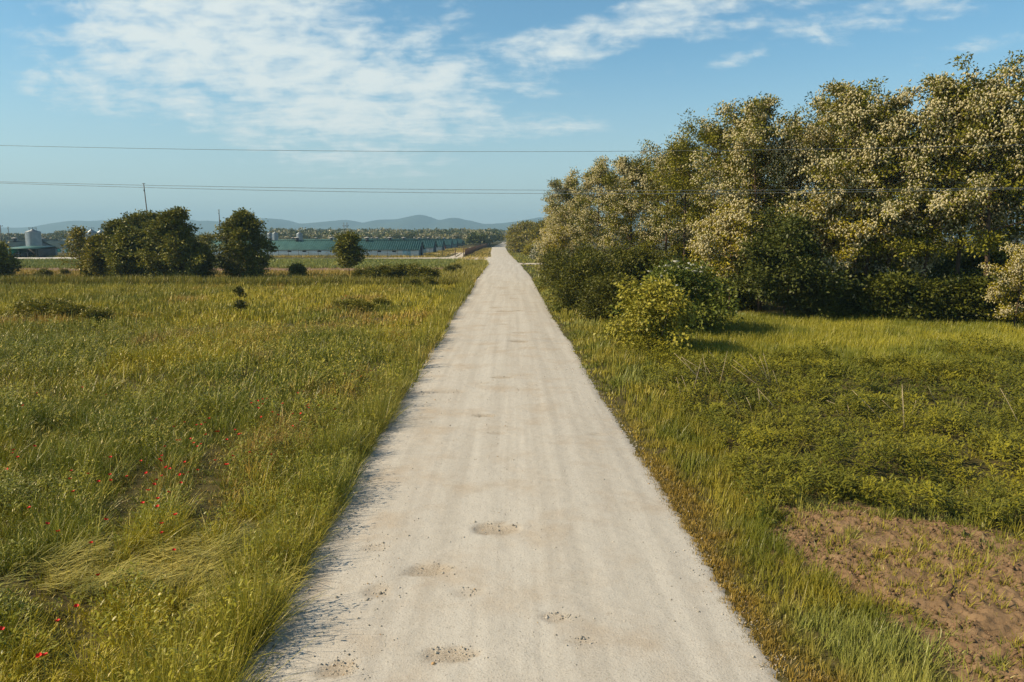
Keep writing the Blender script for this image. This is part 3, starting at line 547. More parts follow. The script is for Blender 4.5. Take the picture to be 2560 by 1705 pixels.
# ------------------------------------------------------------------ trees
def nrm(a): return a / (np.linalg.norm(a, axis=-1, keepdims=True) + 1e-9)
def grow(seed, H, Rr, base, limbs, subs, prof_, trunk_r, wob=.25, stems=1, up0=.25, up1=1.3, leaders=0):
    """trunk and limb tubes, and the places where leaf sprays grow"""
    r = np.random.default_rng(seed); mb = MB(); cl = []
    for st in range(stems):
        off = np.array((r.normal(), r.normal(), 0)) * (.16 * Rr if stems > 1 else 0); Hs = H * (.97 if stems == 1 else .7 + .3 * r.random())
        k = 8; t = np.linspace(0, 1, k); drift = r.normal(size=2) * wob * (1.8 if stems > 1 else 1)
        TP = np.c_[off[0] * (1 + 2.2 * t) + drift[0] * t ** 1.4 * H * .12 + np.cumsum(r.normal(size=k)) * wob * .10, off[1] * (1 + 2.2 * t) + drift[1] * t ** 1.4 * H * .12 + np.cumsum(r.normal(size=k)) * wob * .10, t * Hs]
        TP[0, :2] = off[:2]; TP[0, 2] = -.05
        mb.tube(TP, trunk_r * (1 - .9 * t) / math.sqrt(stems), 7)
        nl = max(3, limbs // stems); az = r.random() * 6.28
        for i in range(nl):
            f_ = base + (.99 - base) * ((i + r.random() * .8) / nl); az += 2.4 + r.normal() * .35
            p0 = np.array([np.interp(f_, t, TP[:, q]) for q in range(3)]); rel = (f_ - base) / (1 - base)
            Lb = Rr * prof_(rel) * (.62 + .68 * r.random()); el = up0 + (up1 - up0) * rel + r.normal() * .12
            d = np.array((math.cos(az) * math.cos(el), math.sin(az) * math.cos(el), math.sin(el)))
            m = 5; s = np.linspace(0, 1, m)
            BP = p0 + Lb * s[:, None] * d + np.c_[np.zeros((m, 2)), Lb * .22 * s ** 2 * (.6 - rel)] + np.cumsum(r.normal(size=(m, 3)), 0) * Lb * .035 * (s[:, None] > 0)
            r0 = trunk_r * (1 - .85 * f_) * .5 / math.sqrt(stems); mb.tube(BP, np.maximum(r0 * (1 - .8 * s), .006), 5, False)
            cl.append((BP[-1], nrm(d), 1.0))
            for j in range(subs):
                s2 = .3 + .7 * (j + r.random()) / subs; q0 = np.array([np.interp(s2, s, BP[:, q]) for q in range(3)])
                d2 = nrm(d * .6 + r.normal(size=3) * .65 + np.array((0, 0, .15))); L2 = Lb * (.25 + .28 * r.random()) * (1.15 - .4 * s2)
                q1 = q0 + d2 * L2 * .55 + r.normal(size=3) * .04 * L2; q2 = q0 + d2 * L2
                mb.tube([q0, q1, q2], np.maximum(r0 * .35 * np.array((1, .7, .3)), .004), 4, False)
                cl.append((q2, d2, .9)); cl.append((q1, d2, .75))
                if s2 < .7: cl.append(((q0 + BP[2]) / 2 + r.normal(size=3) * .12 * Lb, d2, .6))
    for i in range(leaders):
        f_ = .70 + .24 * r.random(); p0 = np.array([np.interp(f_, t, TP[:, q]) for q in range(3)]); a = r.random() * 6.28; Lb = H * (.14 + .13 * r.random())
        d = nrm(np.array((math.cos(a) * .42, math.sin(a) * .42, 1.0))); m = 5; s = np.linspace(0, 1, m); BP = p0 + Lb * s[:, None] * d + np.cumsum(r.normal(size=(m, 3)), 0) * Lb * .03 * (s[:, None] > 0)
        mb.tube(BP, np.maximum(.06 * (1 - .85 * s), .006), 5, False)
        for j in range(9):
            s2 = .25 + .75 * (j + r.random()) / 9; q0 = np.array([np.interp(s2, s, BP[:, q]) for q in range(3)]); d2 = nrm(r.normal(size=3) + np.array((0, 0, .5))); cl.append((q0 + d2 * .75 * (1.15 - .7 * s2), d2, .7))
    z = np.array([c[0] for c in cl]); kz = H * .965 / z[:, 2].max(); kr = Rr * .93 / np.percentile(np.hypot(z[:, 0], z[:, 1]), 93)
    kk = np.array((kr, kr, kz)); low = lambda P: P * np.where(np.abs(P[:, 2:3]) < 1e9, kk, 1)
    mb.V = [low(V_) for V_ in mb.V]; cl = [(c[0] * kk, c[1], c[2]) for c in cl]
    return mb, cl
def sprays(seed, cl, per, rc, ll, lw, ca, cb, flat=.6, hang=.15, jitter=.25):
    r = np.random.default_rng(seed); C = np.array([c[0] for c in cl]); D = np.array([c[1] for c in cl]); wt = np.array([c[2] for c in cl])
    n_ = np.maximum(2, (per * wt * (.6 + .8 * r.random(len(cl)))).astype(int)); i = np.repeat(np.arange(len(cl)), n_); n = len(i)
    o = r.normal(size=(n, 3)) * rc * np.array((1, 1, flat)) * (.65 + .5 * wt[i])[:, None]; P = C[i] + o
    a = nrm(nrm(o) * .7 + D[i] * .4 + r.normal(size=(n, 3)) * .5 + np.array((0, 0, -hang))); b = nrm(np.cross(a, r.normal(size=(n, 3)) * .7 + np.array((0, 0, 1.1))))
    L_ = ll * (.6 + .8 * r.random(n))[:, None]; w = lw * (.7 + .6 * r.random(n))[:, None]; up = np.cross(b, a) * L_ * .12
    V = np.stack([P, P + a * L_ * .45 + b * w * .5 + up, P + a * L_ - up * .5, P + a * L_ * .45 - b * w * .5 + up], 1)
    Q = np.arange(n * 4).reshape(-1, 4); cj = r.random(len(cl))[i]
    col = lerp3(ca, cb, np.clip(.55 * cj + .45 * r.random(n), 0, 1)) * (1 + jitter * (r.random(n) - .5))[:, None]
    return V.reshape(-1, 3), Q, np.repeat(col * WARM * .95, 4, 0)
def racemes(seed, cl, frac, per, rc, ll, lw, ca, cb, zmin=-9, hang=.9):
    r = np.random.default_rng(seed); th = r.random(3) * 9; lump = lambda p: .5 + .5 * math.sin(p[0] * 1.5 + th[0] + math.sin(p[2] * .9 + th[2])) * math.cos(p[1] * 1.4 + p[2] * .8 + th[1])
    pick = [c for c in cl if r.random() < frac * 2.0 * lump(c[0]) and c[0][2] > zmin * (.8 + .4 * r.random())]
    C = np.array([c[0] for c in pick]); n_ = np.maximum(1, (per * (.4 + 1.2 * r.random(len(pick)))).astype(int)); i = np.repeat(np.arange(len(pick)), n_); n = len(i)
    O = C * np.array((1, 1, .25)); O[:, 2] = .25; O = nrm(O) * .30
    P = C[i] + O[i] + r.normal(size=(n, 3)) * rc * np.array((1, 1, .65))
    a = nrm(r.normal(size=(n, 3)) * .55 + np.array((0, 0, -hang))); b = nrm(np.cross(a, r.normal(size=(n, 3)))); c_ = np.cross(a, b)
    L_ = ll * (.6 + .8 * r.random(n))[:, None]; w = lw * (.7 + .6 * r.random(n))[:, None]
    V = np.stack([P, P + a * L_ * .4 + b * w * .5, P + a * L_ * .4 + c_ * w * .5, P + a * L_ * .4 - b * w * .5, P + a * L_ * .4 - c_ * w * .5, P + a * L_], 1)
    T_ = np.array([(0, 1, 2), (0, 2, 3), (0, 3, 4), (0, 4, 1), (5, 2, 1), (5, 3, 2), (5, 4, 3), (5, 1, 4)])
    T = (np.arange(n)[:, None, None] * 6 + T_[None]).reshape(-1, 3); col = lerp3(ca, cb, r.random(n))
    return V.reshape(-1, 3), T, np.repeat(col, 6, 0)
def make_tree(seed, H, Rr, base, limbs, subs, prof_, trunk_r, per, rc, ll, lw, ca, cb, blossom=None, barkm=None, flat=.6, hang=.15, **kw):
    mb, cl = grow(seed, H, Rr, base, limbs, subs, prof_, trunk_r, **kw)
    tm = mb.mesh("trunk", smooth=True); tm.materials.append(barkm or M_BARK)
    V, Q, c = sprays(seed + 1, cl, per, rc, ll, lw, ca, cb, flat, hang); cm = mesh_np("crown", V, Q, None, c); cm.materials.append(M_LEAF); bm = None
    if blossom:
        V, T, c = racemes(seed + 2, cl, *blossom); bm = mesh_np("blossoms", V, None, T, c); bm.materials.append(M_PETAL)
    return tm, cm, bm
def plant(name, ms, loc, rz=0., sc=1., label=None, cat=None, group=None, stretch=1.):
    o = empty(name, loc, rz); o.scale = (sc, sc, sc * stretch); tag(o, label, cat, group)
    for nm, me in zip(("trunk", "crown", "blossoms"), ms):
        if me is not None: link(nm, me, None, o)
    return o
oval = lambda t: .12 + 1.0 * math.sin(math.pi * (.18 + .74 * t)) ** 1.2
conic = lambda t: 1.08 - .80 * t
roundp = lambda t: math.sin(math.pi * (.22 + .64 * t))
CREAM = ((.72, .645, .40), (.86, .79, .56)); LOC = ((.036, .052, .009), (.180, .186, .024))
loc_var = [make_tree(100 + 10 * i, 17.5, 4.3, (.30, .46, .34, .50, .44, .40)[i], 19, 6, oval, .19, 46, .29, .235, .115, *LOC,
                     blossom=((.50, .07, .70, .10, .62, .40)[i], 26, .31, .27, .125, *CREAM, 6.0), hang=.25, up0=.1, up1=1.25, leaders=4) for i in range(6)]
low_var = [make_tree(300 + 10 * i, 9.5, 3.2, (.40, .16)[i], 22, 5, oval, .10, 30, .32, .25, .12, (.12, .13, .016), (.25, .225, .028),
                     blossom=(.62, 24, .33, .27, .13, *CREAM, 2.2), hang=.25, up0=.0, up1=1.2) for i in range(2)]
def top(px, D, py): p = pt(px, py, D); return p[0], p[2]
front = [(1435, 96, 432), (1497, 82, 378), (1582, 78, 340), (1672, 75, 338), (1722, 70, 305), (1790, 66, 262), (1858, 63, 292), (1925, 60, 225), (2012, 62, 285), (2103, 57, 205),
         (2192, 56, 225), (2258, 55, 205), (2342, 54, 188), (2432, 54, 186), (2520, 52, 134), (2640, 52, 120)]
ordn = ["first", "second", "third", "fourth", "fifth", "sixth", "seventh", "eighth", "ninth", "tenth", "eleventh", "twelfth", "thirteenth", "fourteenth", "fifteenth", "sixteenth", "seventeenth", "eighteenth"]
vi = [4, 2, 0, 2, 1, 3, 0, 4, 2, 4, 2, 0, 4, 2, 0, 1]
for i, (px, D, py) in enumerate(front):
    x, h = top(px, D, py); s = h / 17.6
    plant("locust_tree", loc_var[vi[i]], (x, D, 0), i * 1.9 + .4, s * (.985 if i < 8 else 1.03), f"tall white blossoming locust tree, {ordn[i]} from the road in the front row of the grove", "tree", "locust trees of the grove")
back = [(1460, 112, 455), (1545, 100, 400), (1640, 96, 372), (1735, 90, 345), (1830, 84, 310), (1985, 80, 300), (2075, 78, 262), (2170, 74, 250), (2290, 72, 235), (2385, 70, 222), (2480, 68, 205), (2590, 68, 180)]
for i, (px, D, py) in enumerate(back):
    x, h = top(px, D, py)
    plant("locust_tree", loc_var[(i * 5 + 3) % 6], (x, D, 0), i * 2.3 + 1.1, h / 17.6 * .90, f"locust tree, {ordn[i]} from the road in the row behind the grove's front", "tree", "locust trees of the grove")
for i, (px, D, py, lab) in enumerate([(1835, 58, 492, "smaller locust with dense white blossom left of the round dark tree"), (2075, 55, 470, "smaller locust with dense white blossom just right of the round dark tree"), (2240, 56, 500, "leaning small locust with bare lower trunk at the grass edge of the grove"),
                                  (2555, 47, 600, "low drooping locust at the grass edge by the far right of the grove"), (1405, 104, 505, "small blossoming locust overhanging the road end of the grove"), (1412, 90, 560, "low blossoming locust between the road and the grove's first tree")]):
    x, h = top(px, D, py); plant("small_locust_tree", low_var[i % 2], (x, D, 0), i * 2.1, h / 9.6, lab, "tree")
# round dark tree
ms = make_tree(500, 8.2, 3.3, .22, 26, 6, roundp, .13, 62, .42, .24, .17, (.030, .046, .016), (.074, .090, .026), up0=-.05, up1=1.2)
x, h = top(1975, 54, 522); plant("maple_tree", ms, (x, 54, 0), .3, h / 8.3, "round dark green leafy tree at the front edge of the grove", "tree")
# shrubs of the hedge between road and grove
hv = [make_tree(600 + 10 * i, 4.0, 2.2, .06, 30, 5, roundp, .06, 44, .30, .17, .10, (.026, .038, .009), (.095, .102, .018), stems=4, up0=.0, up1=1.3, leaders=2) for i in range(3)]
hedge = [(1392, 88, 3.9, "dark hedge shrub farthest along the road before the grove"), (1418, 76, 4.3, "broad dark hedge shrub below the first blossoming locust"), (1450, 66, 4.4, "dark bushy hedge shrub third back from the yellow green bush"), (1492, 58, 4.2, "dense dark hedge shrub close to the road verge behind the yellow green bush"),
         (1545, 62, 4.6, "olive hedge shrub at the foot of the bare locust trunk"), (1530, 52, 3.2, "low dark hedge shrub just left of the white flowered elder"), (1640, 60, 4.4, "dark shrub standing behind the white flowered elder")]
for i, (px, D, h, lab) in enumerate(hedge):
    plant("hedge_shrub", hv[i % 3], ((px - 1280) * D / F, D, 0), i * 1.7, h / 3.5, lab, "shrub")
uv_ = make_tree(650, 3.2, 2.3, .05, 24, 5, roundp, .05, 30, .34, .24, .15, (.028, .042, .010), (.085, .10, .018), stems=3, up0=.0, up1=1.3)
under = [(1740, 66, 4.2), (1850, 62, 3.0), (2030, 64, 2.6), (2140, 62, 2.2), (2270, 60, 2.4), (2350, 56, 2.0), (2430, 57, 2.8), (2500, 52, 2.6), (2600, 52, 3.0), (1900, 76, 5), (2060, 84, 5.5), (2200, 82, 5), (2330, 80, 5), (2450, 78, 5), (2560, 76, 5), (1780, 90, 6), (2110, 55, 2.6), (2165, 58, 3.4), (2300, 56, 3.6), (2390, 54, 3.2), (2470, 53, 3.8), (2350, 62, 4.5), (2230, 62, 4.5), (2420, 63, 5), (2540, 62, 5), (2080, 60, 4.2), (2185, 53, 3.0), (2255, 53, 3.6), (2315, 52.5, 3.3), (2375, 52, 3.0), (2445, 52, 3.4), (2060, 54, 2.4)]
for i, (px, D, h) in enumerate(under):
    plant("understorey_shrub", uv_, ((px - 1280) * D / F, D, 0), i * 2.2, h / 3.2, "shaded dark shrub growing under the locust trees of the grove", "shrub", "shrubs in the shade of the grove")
# elder with white umbels
mb, cl = grow(700, 3.7, 2.5, .08, 26, 5, roundp, .06, stems=4, up0=.1, up1=1.2)
V, Q, c = sprays(701, cl, 50, .30, .20, .11, (.040, .068, .018), (.105, .130, .028)); el = MB()
r_ = np.random.default_rng(4); tops = sorted([q for q in cl if q[0][2] > 1.7 and q[2] > .8], key=lambda q: -q[0][2] + r_.random() * 2)[:46]
for q in tops:
    p0 = q[0] + np.array((0, 0, .22)) + r_.normal(size=3) * .1; k = 9; t = np.arange(k) * 2 * math.pi / k; rr = .11 + .09 * r_.random()
    Vv = np.vstack([p0 + np.array((0, 0, .03)), p0 + np.c_[rr * np.cos(t) * (.8 + .4 * r_.random(k)), rr * np.sin(t) * (.8 + .4 * r_.random(k)), -.02 + .05 * r_.random(k)], p0 + np.array((0, 0, -.12))])
    el.add(Vv, None, [(0, 1 + i, 1 + (i + 1) % k) for i in range(k)] + [(k + 1, 1 + (i + 1) % k, 1 + i) for i in range(k)])
tm = mb.mesh("trunk"); tm.materials.append(M_BARK); cm = mesh_np("crown", V, Q, None, c); cm.materials.append(M_LEAF)
um = el.mesh("blossoms", col=np.full((el.n, 3), .72)); um.materials.append(M_PETAL)
plant("elder_bush", (tm, cm, um), ((1692 - 1280) * 46 / F, 46, 0), .2, 1.22, "dark elder bush with flat white flower heads behind the yellow green bush", "shrub")
# yellow-green bush by the road
ms = make_tree(720, 3.9, 2.25, .14, 30, 5, roundp, .055, 30, .27, .19, .115, (.115, .13, .025), (.235, .235, .05), barkm=M_BARK_PALE, stems=5, hang=.5, up0=.1, up1=1.35, leaders=2)
plant("roadside_bush", ms, ((1634 - 1280) * 38.2 / F, 38.2, 0), 0.8, 1.0, "yellow green leafy bush with several pale stems beside the road", "shrub")
# trees on the left
LB = ((.030, .046, .010), (.160, .168, .032))
dv = lambda seed, H, Rr, prof_, per=46, **kw: make_tree(seed, H, Rr, kw.pop('base', .07), kw.pop('limbs', 58), 5, prof_, kw.pop('tr', .14), int(per * .8), kw.pop('rc', .34), kw.pop('ll', .34), kw.pop('lw', .24), *kw.pop('lc', LB), **kw)
egg = lambda t: math.sin(math.pi * (.25 + .68 * t))
def lt(name, ms, px, D, rz, lab, cat="tree", sc=1.): return plant(name, ms, ((px - 1280) * D / F, D, 0), rz, sc, lab, cat)
lt("hornbeam_tree", dv(800, 10.1, 3.5, egg, up0=-.1, up1=.75, leaders=2), 619, 110, .0, "lone dense egg shaped tree in the field before the barns")
lt("hornbeam_tree", dv(810, 10.2, 4.2, roundp, 44, base=.06, up0=-.1, up1=.8), 365, 117, .5, "broad rounded tree, tallest at the back of the field tree clump")
lt("hornbeam_tree", dv(820, 10.0, 4.0, conic, 44, up0=-.2, up1=.7, leaders=3, lc=((.042, .060, .012), (.15, .155, .035))), 443, 103, 1.0, "pointed cone shaped tree at the front right of the field tree clump")
lt("hornbeam_tree", dv(830, 8.7, 2.6, egg, 34, limbs=40, up0=-.1, up1=.75), 303, 113, 1.6, "slender tree on the left shoulder of the field tree clump")
lt("hornbeam_tree", dv(840, 6.2, 2.5, egg, 34, limbs=40, up0=-.15, up1=.75, lc=((.05, .065, .01), (.17, .155, .022))), 258, 109, 2.2, "low yellowish tree at the left foot of the field tree clump")
lt("hornbeam_tree", dv(845, 7.4, 2.8, egg, 34, limbs=40, up0=-.15, up1=.75), 330, 104, 2.9, "low dark tree at the front of the field tree clump")
lt("hornbeam_tree", dv(848, 5.6, 2.3, egg, 34, limbs=40, up0=-.15, up1=.75), 488, 108, 3.4, "low dark tree at the right foot of the field tree clump")
lt("willow_tree", dv(850, 6.6, 1.9, egg, 16, limbs=30, ll=.45, lw=.10, lc=((.07, .085, .025), (.17, .17, .06))), 518, 120, .4, "thin pale willow just right of the field tree clump")
lt("young_tree", dv(860, 7.7, 2.1, conic, 9, base=.25, limbs=26, up0=.1, up1=1.1, tr=.10, lc=((.07, .085, .016), (.19, .17, .035))), 205, 114, .9, "thin sparse young tree standing left of the field tree clump")
lt("hornbeam_tree", dv(870, 5.6, 3.2, roundp, 40, limbs=44, up0=-.15, up1=.75), -18, 112, 2.0, "dark rounded tree cut by the photo's edge near the open shed")
lt("ash_tree", dv(880, 6.8, 1.75, roundp, 26, base=.30, limbs=30, up0=-.05, up1=.8, tr=.09, rc=.36), 874, 114, .3, "small slim trunked tree standing before the long barn")
sv = [make_tree(900 + 10 * i, 2.0, 1.25, .04, 22, 4, roundp, .03, 34, .22, .22, .14, (.040, .055, .011), (.130, .130, .022), stems=3, up0=.05, up1=1.3) for i in range(3)]
shr = [(752, 113, 2.0, "single dark shrub in the field right of the lone egg shaped tree"), (730, 116, .9, "small low scrub beside the single field shrub"), (900, 103, 1.7, "dark thicket shrub at the foot of the small slim tree"), (930, 100, 2.0, "second dark thicket shrub right of the small slim tree"),
       (962, 99, 2.3, "tall dark shrub in the left half of the ditch thicket"), (990, 98, 2.1, "dark shrub in the middle of the ditch thicket"), (1010, 100, 2.4, "tallest olive shrub in the middle of the ditch thicket"), (1035, 98, 2.0, "dark shrub in the right half of the ditch thicket"), (1060, 97, 2.1, "yellow tinged shrub near the right end of the ditch thicket"),
       (1085, 98, 1.9, "last dark shrub at the right end of the ditch thicket"), (1040, 91, 1.0, "low round shrub in front of the ditch thicket"), (1075, 92, 1.1, "low pale shrub front right of the ditch thicket"), (1122, 120, 1.5, "small yellowish shrub between the ditch thicket and the road"), (1142, 132, 1.3, "small dark shrub near the road before the junction"),
       (862, 101, 1.0, "low scrub left of the small slim tree"), (120, 107, 1.5, "low dark scrub left of the thin young tree"), (95, 104, 1.0, "small low scrub toward the open shed"), (150, 103, .9, "small low scrub in front of the thin young tree"), (165, 118, 1.0, "low bush in the field behind the scrub")]
for i, (px, D, h, lab) in enumerate(shr): plant("field_shrub", sv[i % 3], ((px - 1280) * D / F, D, 0), i * 1.3, h / 2.05, lab, "shrub")
wv = make_tree(940, .85, .9, .02, 20, 4, roundp, .02, 30, .18, .14, .08, (.06, .075, .014), (.16, .155, .025), stems=5, up0=.1, up1=1.2)
for i, (px, py, s) in enumerate([(85, 790, 1.3), (130, 795, 1.4), (175, 800, 1.2), (235, 805, 1.0), (880, 778, 1.0), (905, 780, .9), (950, 768, .8), (860, 772, .8)]):
    p = at(px, py); plant("meadow_shrub", wv, (p[0], p[1], 0), i * 1.9, s, "low dark leafy clump standing out of the far meadow grass", "shrub", "dark clumps in the far meadow")
# two-tier sapling in the meadow
sp_ = at(603, 800); o = tag(empty("sapling", (sp_[0], sp_[1], 0)), "thin two tiered sapling standing alone in the meadow", "tree")
mb = MB(); mb.tube([(0, 0, -.02), (.02, 0, .8), (-.02, 0, 1.7), (0, 0, 2.2)], [.022, .018, .012, .006]); cl = []
r_ = np.random.default_rng(8)
for z0, rr, nn, hh in ((.95, .42, 12, .3), (1.85, .30, 9, .35)):
    for k in range(nn):
        a = r_.random() * 6.28; q = np.array((math.cos(a) * rr * r_.random(), math.sin(a) * rr * r_.random(), z0 + hh * r_.random())); mb.tube([(0, 0, z0 - .15), q], [.008, .004], 4); cl.append((q, nrm(q - np.array((0, 0, z0 - .3))), 1.))
link("trunk", mb.mesh("trunk"), M_BARK, o); V, Q, c = sprays(9, cl, 34, .11, .17, .08, (.018, .026, .010), (.05, .058, .014), 1., -.6); link("crown", mesh_np("crown", V, Q, None, c), M_LEAF, o)
# bushy trees along the right of the road, far off
fv = [make_tree(950 + 10 * i, 12.5, 6.2, .04, 34, 5, roundp, .2, 34, .85, .75, .5, (.085, .095, .02), (.20, .185, .05), blossom=(.5, 9, .85, .6, .4, (.34, .31, .2), (.5, .46, .32)), up0=0., up1=1.2) for i in range(2)]
for i, (px, D, py, lab) in enumerate([(1296, 330, 566, "bushy tree at the bend of the road, farthest of the roadside clump"), (1316, 290, 553, "rounded bushy tree second nearest the road bend"), (1345, 285, 551, "broad bushy tree in the middle of the roadside clump"), (1372, 250, 548, "bushy tree next to the grove's overhanging locust"), (1400, 262, 540, "bushy tree half hidden behind the first locusts"), (1330, 350, 556, "bushy tree behind the roadside clump"), (1302, 570, 568, "small dark tree where the road disappears")]):
    x, h = top(px, D, py); plant("roadside_tree", fv[i % 2], (x, D, 0), i * 1.9, h / 12.9, lab, "tree")
ms = make_tree(970, 4.4, 2.6, .05, 26, 5, roundp, .07, 36, .36, .3, .2, (.04, .06, .015), (.09, .11, .03), blossom=(.75, 14, .4, .3, .22, (.6, .57, .47), (.8, .77, .66)), stems=3)
plant("hawthorn_bush", ms, ((1352 - 1280) * 205 / F, 205, 0), .2, 1.15, "dark bush covered in white flowers right of the road", "shrub")
ms = make_tree(980, 3.8, 2.1, .35, 18, 4, roundp, .08, 22, .3, .36, .22, (.13, .14, .02), (.25, .23, .04), up0=0.)
plant("small_field_tree", ms, ((1322 - 1280) * 228 / F, 228, 0), 1.2, 1.0, "small open crowned tree in the grass right of the road", "tree")

# far wood beyond the barns: one mass
def wood(seed, spots, ll, per=150):
    r = np.random.default_rng(seed); VV, CC = [], []
    for x, y, h, w in spots:
        pale = r.random() < .45; n = per; d = nrm(r.normal(size=(n, 3))); d[:, 2] = np.abs(d[:, 2]) * .9 - .25; k = 1 + .22 * np.sin(d[:, 0] * 5 + r.random() * 6) * np.cos(d[:, 1] * 4 + r.random() * 6)
        P = np.array((x, y, h * .50)) + d * np.array((w, w, h * .50)) * (k * (.72 + .28 * r.random(n)))[:, None]; a = nrm(d + r.normal(size=(n, 3)) * .6); b = nrm(np.cross(a, r.normal(size=(n, 3)) + np.array((0, 0, .6))))
        L_ = ll * (.6 + .8 * r.random((n, 1))); VV.append(np.stack([P, P + a * L_ * .5 + b * L_ * .33, P + a * L_, P + a * L_ * .5 - b * L_ * .33], 1).reshape(-1, 3))
        base = np.array((.15, .14, .045) if pale else (.075, .088, .022)) * (.75 + .5 * r.random()); c = base * (.75 + .5 * r.random((n, 1))); 
        if pale: m = r.random(n) < .4; c[m] = np.array((.36, .33, .23)) * (.8 + .4 * r.random((m.sum(), 1)))
        CC.append(np.repeat(c * 1.25, 4, 0))
    V = np.vstack(VV); return mesh_np("wood", V, np.arange(len(V)).reshape(-1, 4), None, np.vstack(CC))
r_ = np.random.default_rng(77); spots = []
for row, (D0, hz0, n) in enumerate(((640, 9.5, 90), (690, 12., 90), (760, 14.5, 95), (840, 16.5, 100), (930, 18.5, 100))):
    for i in range(n):
        D = D0 + r_.normal() * 18; px = 690 + (1246 - 690) * (i + r_.random()) / n + (r_.normal() * 2); h = hz0 * (.86 + .28 * r_.random()); spots.append(((px - 1280) * D / F, D, h, 4.2 + 2.5 * r_.random()))
    for i in range(30):                    # on behind the grove to the right
        D = D0 + r_.normal() * 18; spots.append(((1290 + 30 * i - 1280) * D / F, D, hz0 * (.8 + .3 * r_.random()), 5 + 2 * r_.random()))
for i in range(70):                        # by the road bend, nearer
    D = 470 + 160 * r_.random(); px = 1178 + 42 * r_.random(); spots.append(((px - 1280) * D / F, D, 7 + 4 * r_.random() + (D - 470) * .02, 3.5 + 2 * r_.random()))
for i in range(24): spots.append(((1236 + 3 * i - 1280) * 1150 / F, 1120 + 60 * r_.random(), 17 + 4 * r_.random(), 8.))
for i in range(130):                       # left, lower
    D = 700 + r_.normal() * 25; px = -250 + 930 * (i + r_.random()) / 130; top_ = np.interp(px, [-250, 0, 60, 130, 170, 215, 260, 500, 560, 640, 690], [581, 582, 580, 584, 572, 576, 590, 587, 581, 586, 570]); spots.append(((px - 1280) * D / F, D, 6 + (594 - top_) / F * D + r_.normal() * .7, 4.5 + 2 * r_.random()))
tag(link("forest", wood(5, spots, 1.7, 280), M_LEAF), "pale green far wood stretching behind the barns below the mountains", "forest", kind='stuff')

# ------------------------------------------------------------------ the farm
def ribroof(x0, x1, y0, y1, ze, zr, step=.75, over=.5):       # two ribbed slopes, ridge along x
    mb = MB(); ym = (y0 + y1) / 2; sl = (zr - ze) / (ym - y0); th = .10
    for s, ya in ((-1, y0), (1, y1)):
        yo = ya + s * over; zo = ze - over * sl
        V = [(x0, yo, zo), (x1, yo, zo), (x1, ym, zr), (x0, ym, zr), (x0, yo, zo + th), (x1, yo, zo + th), (x1, ym, zr + th), (x0, ym, zr + th)]
        q = [(0, 1, 5, 4), (1, 2, 6, 5), (4, 5, 6, 7), (3, 0, 4, 7), (0, 3, 2, 1)]; mb.add(V, q if s < 0 else [t[::-1] for t in q])
        for xr_ in np.arange(x0 + step / 2, x1, step):
            w, hh = .13, .11
            Vr = [(xr_ - w, yo, zo + th), (xr_, yo, zo + th + hh), (xr_ + w, yo, zo + th), (xr_ - w, ym, zr + th), (xr_, ym, zr + th + hh), (xr_ + w, ym, zr + th)]
            mb.add(Vr, [(0, 1, 4, 3), (1, 2, 5, 4)], [(0, 2, 1), (3, 4, 5)])
    mb.box(x0, ym - .18, zr + th + .05, x1, ym + .18, zr + th + .16)
    return mb
def barn(loc, Lb, Wd, ze, zr, label, wallm, roofm, doorm, gablem, vents, wins=None, first=None, group=None, name="barn"):
    o = tag(empty(name, loc), label, "barn", group); ym = Wd / 2
    mb = MB(); mb.box(-Lb, 0, -.1, 0, .2, ze); mb.box(-Lb, Wd - .2, -.1, 0, Wd, ze); mb.box(-Lb, .2, -.1, -Lb + .2, Wd - .2, ze); mb.build("wall", wallm, o)
    mb = MB(); mb.add([(-.2, .2, -.1), (-.2, Wd - .2, -.1), (-.2, Wd - .2, ze), (-.2, ym, zr - .12), (-.2, .2, ze), (-.003, .2, -.1), (-.003, Wd - .2, -.1), (-.003, Wd - .2, ze), (-.003, ym, zr - .12), (-.003, .2, ze)],
                      [(5, 6, 7, 9), (0, 4, 2, 1), (0, 5, 9, 4), (1, 2, 7, 6), (4, 9, 8, 3), (2, 3, 8, 7)], [(9, 7, 8), (4, 3, 2)]); mb.build("gable_wall", gablem, o)
    dm = MB(); dm.box(0, ym - 1.9, 0, .08, ym + 1.9, ze + 1.1); [dm.box(.08, ym - 1.9 + k * .95, .05, .12, ym - 1.82 + k * .95, ze + 1.05) for k in range(5)]; gd = dm.build("gable_door", M_DARKPLANK, o)
    ribroof(-Lb - .4, .45, 0, Wd, ze, zr).build("roof", roofm, o)
    sd_ = MB(); sd_.box(-5.2, -.06, 0, -2.6, -.003, ze - .15); sd_.box(-5.3, -.08, ze - .15, -2.5, -.003, ze - .05); sd_.build("side_door", doorm, o)
    for k, xw in enumerate(wins or []):
        wb = MB(); wb.box(xw - .62, -.05, ze - .85, xw + .62, -.003, ze - .38); w_o = wb.build("wall_vent", M_VOID, o)
    for xv in vents:
        vb = MB(); vb.lathe([(.55, zr - .1), (.55, zr + .9)], 14, (xv, ym - .5)); v_o = vb.build("roof_ventilator", M_DARKMETAL, o)
        cb = MB(); cb.lathe([(.55, zr + .9), (1.0, zr + 1.0), (.95, zr + 1.12), (.1, zr + 1.3)], 14, (xv, ym - .5)); c_o = cb.build("cap", M_CONCRETE, v_o)
    return o
Dn = [244, 294, 335, 410, 462, 530, 590]; xe = [-30.6, -31.2, -31.6, -33.8, -34.5, -35.6, -36.4]
lab = ["long white barn with green ribbed roof, nearest of the barn row", "second barn of the row, pale wall and blue side door", "third barn of the row, white wall beside its blue door", "fourth barn of the row, first with a red side door", "fifth barn of the row with red side door", "sixth barn of the row, last but one", "farthest barn of the row, in front of the wood"]
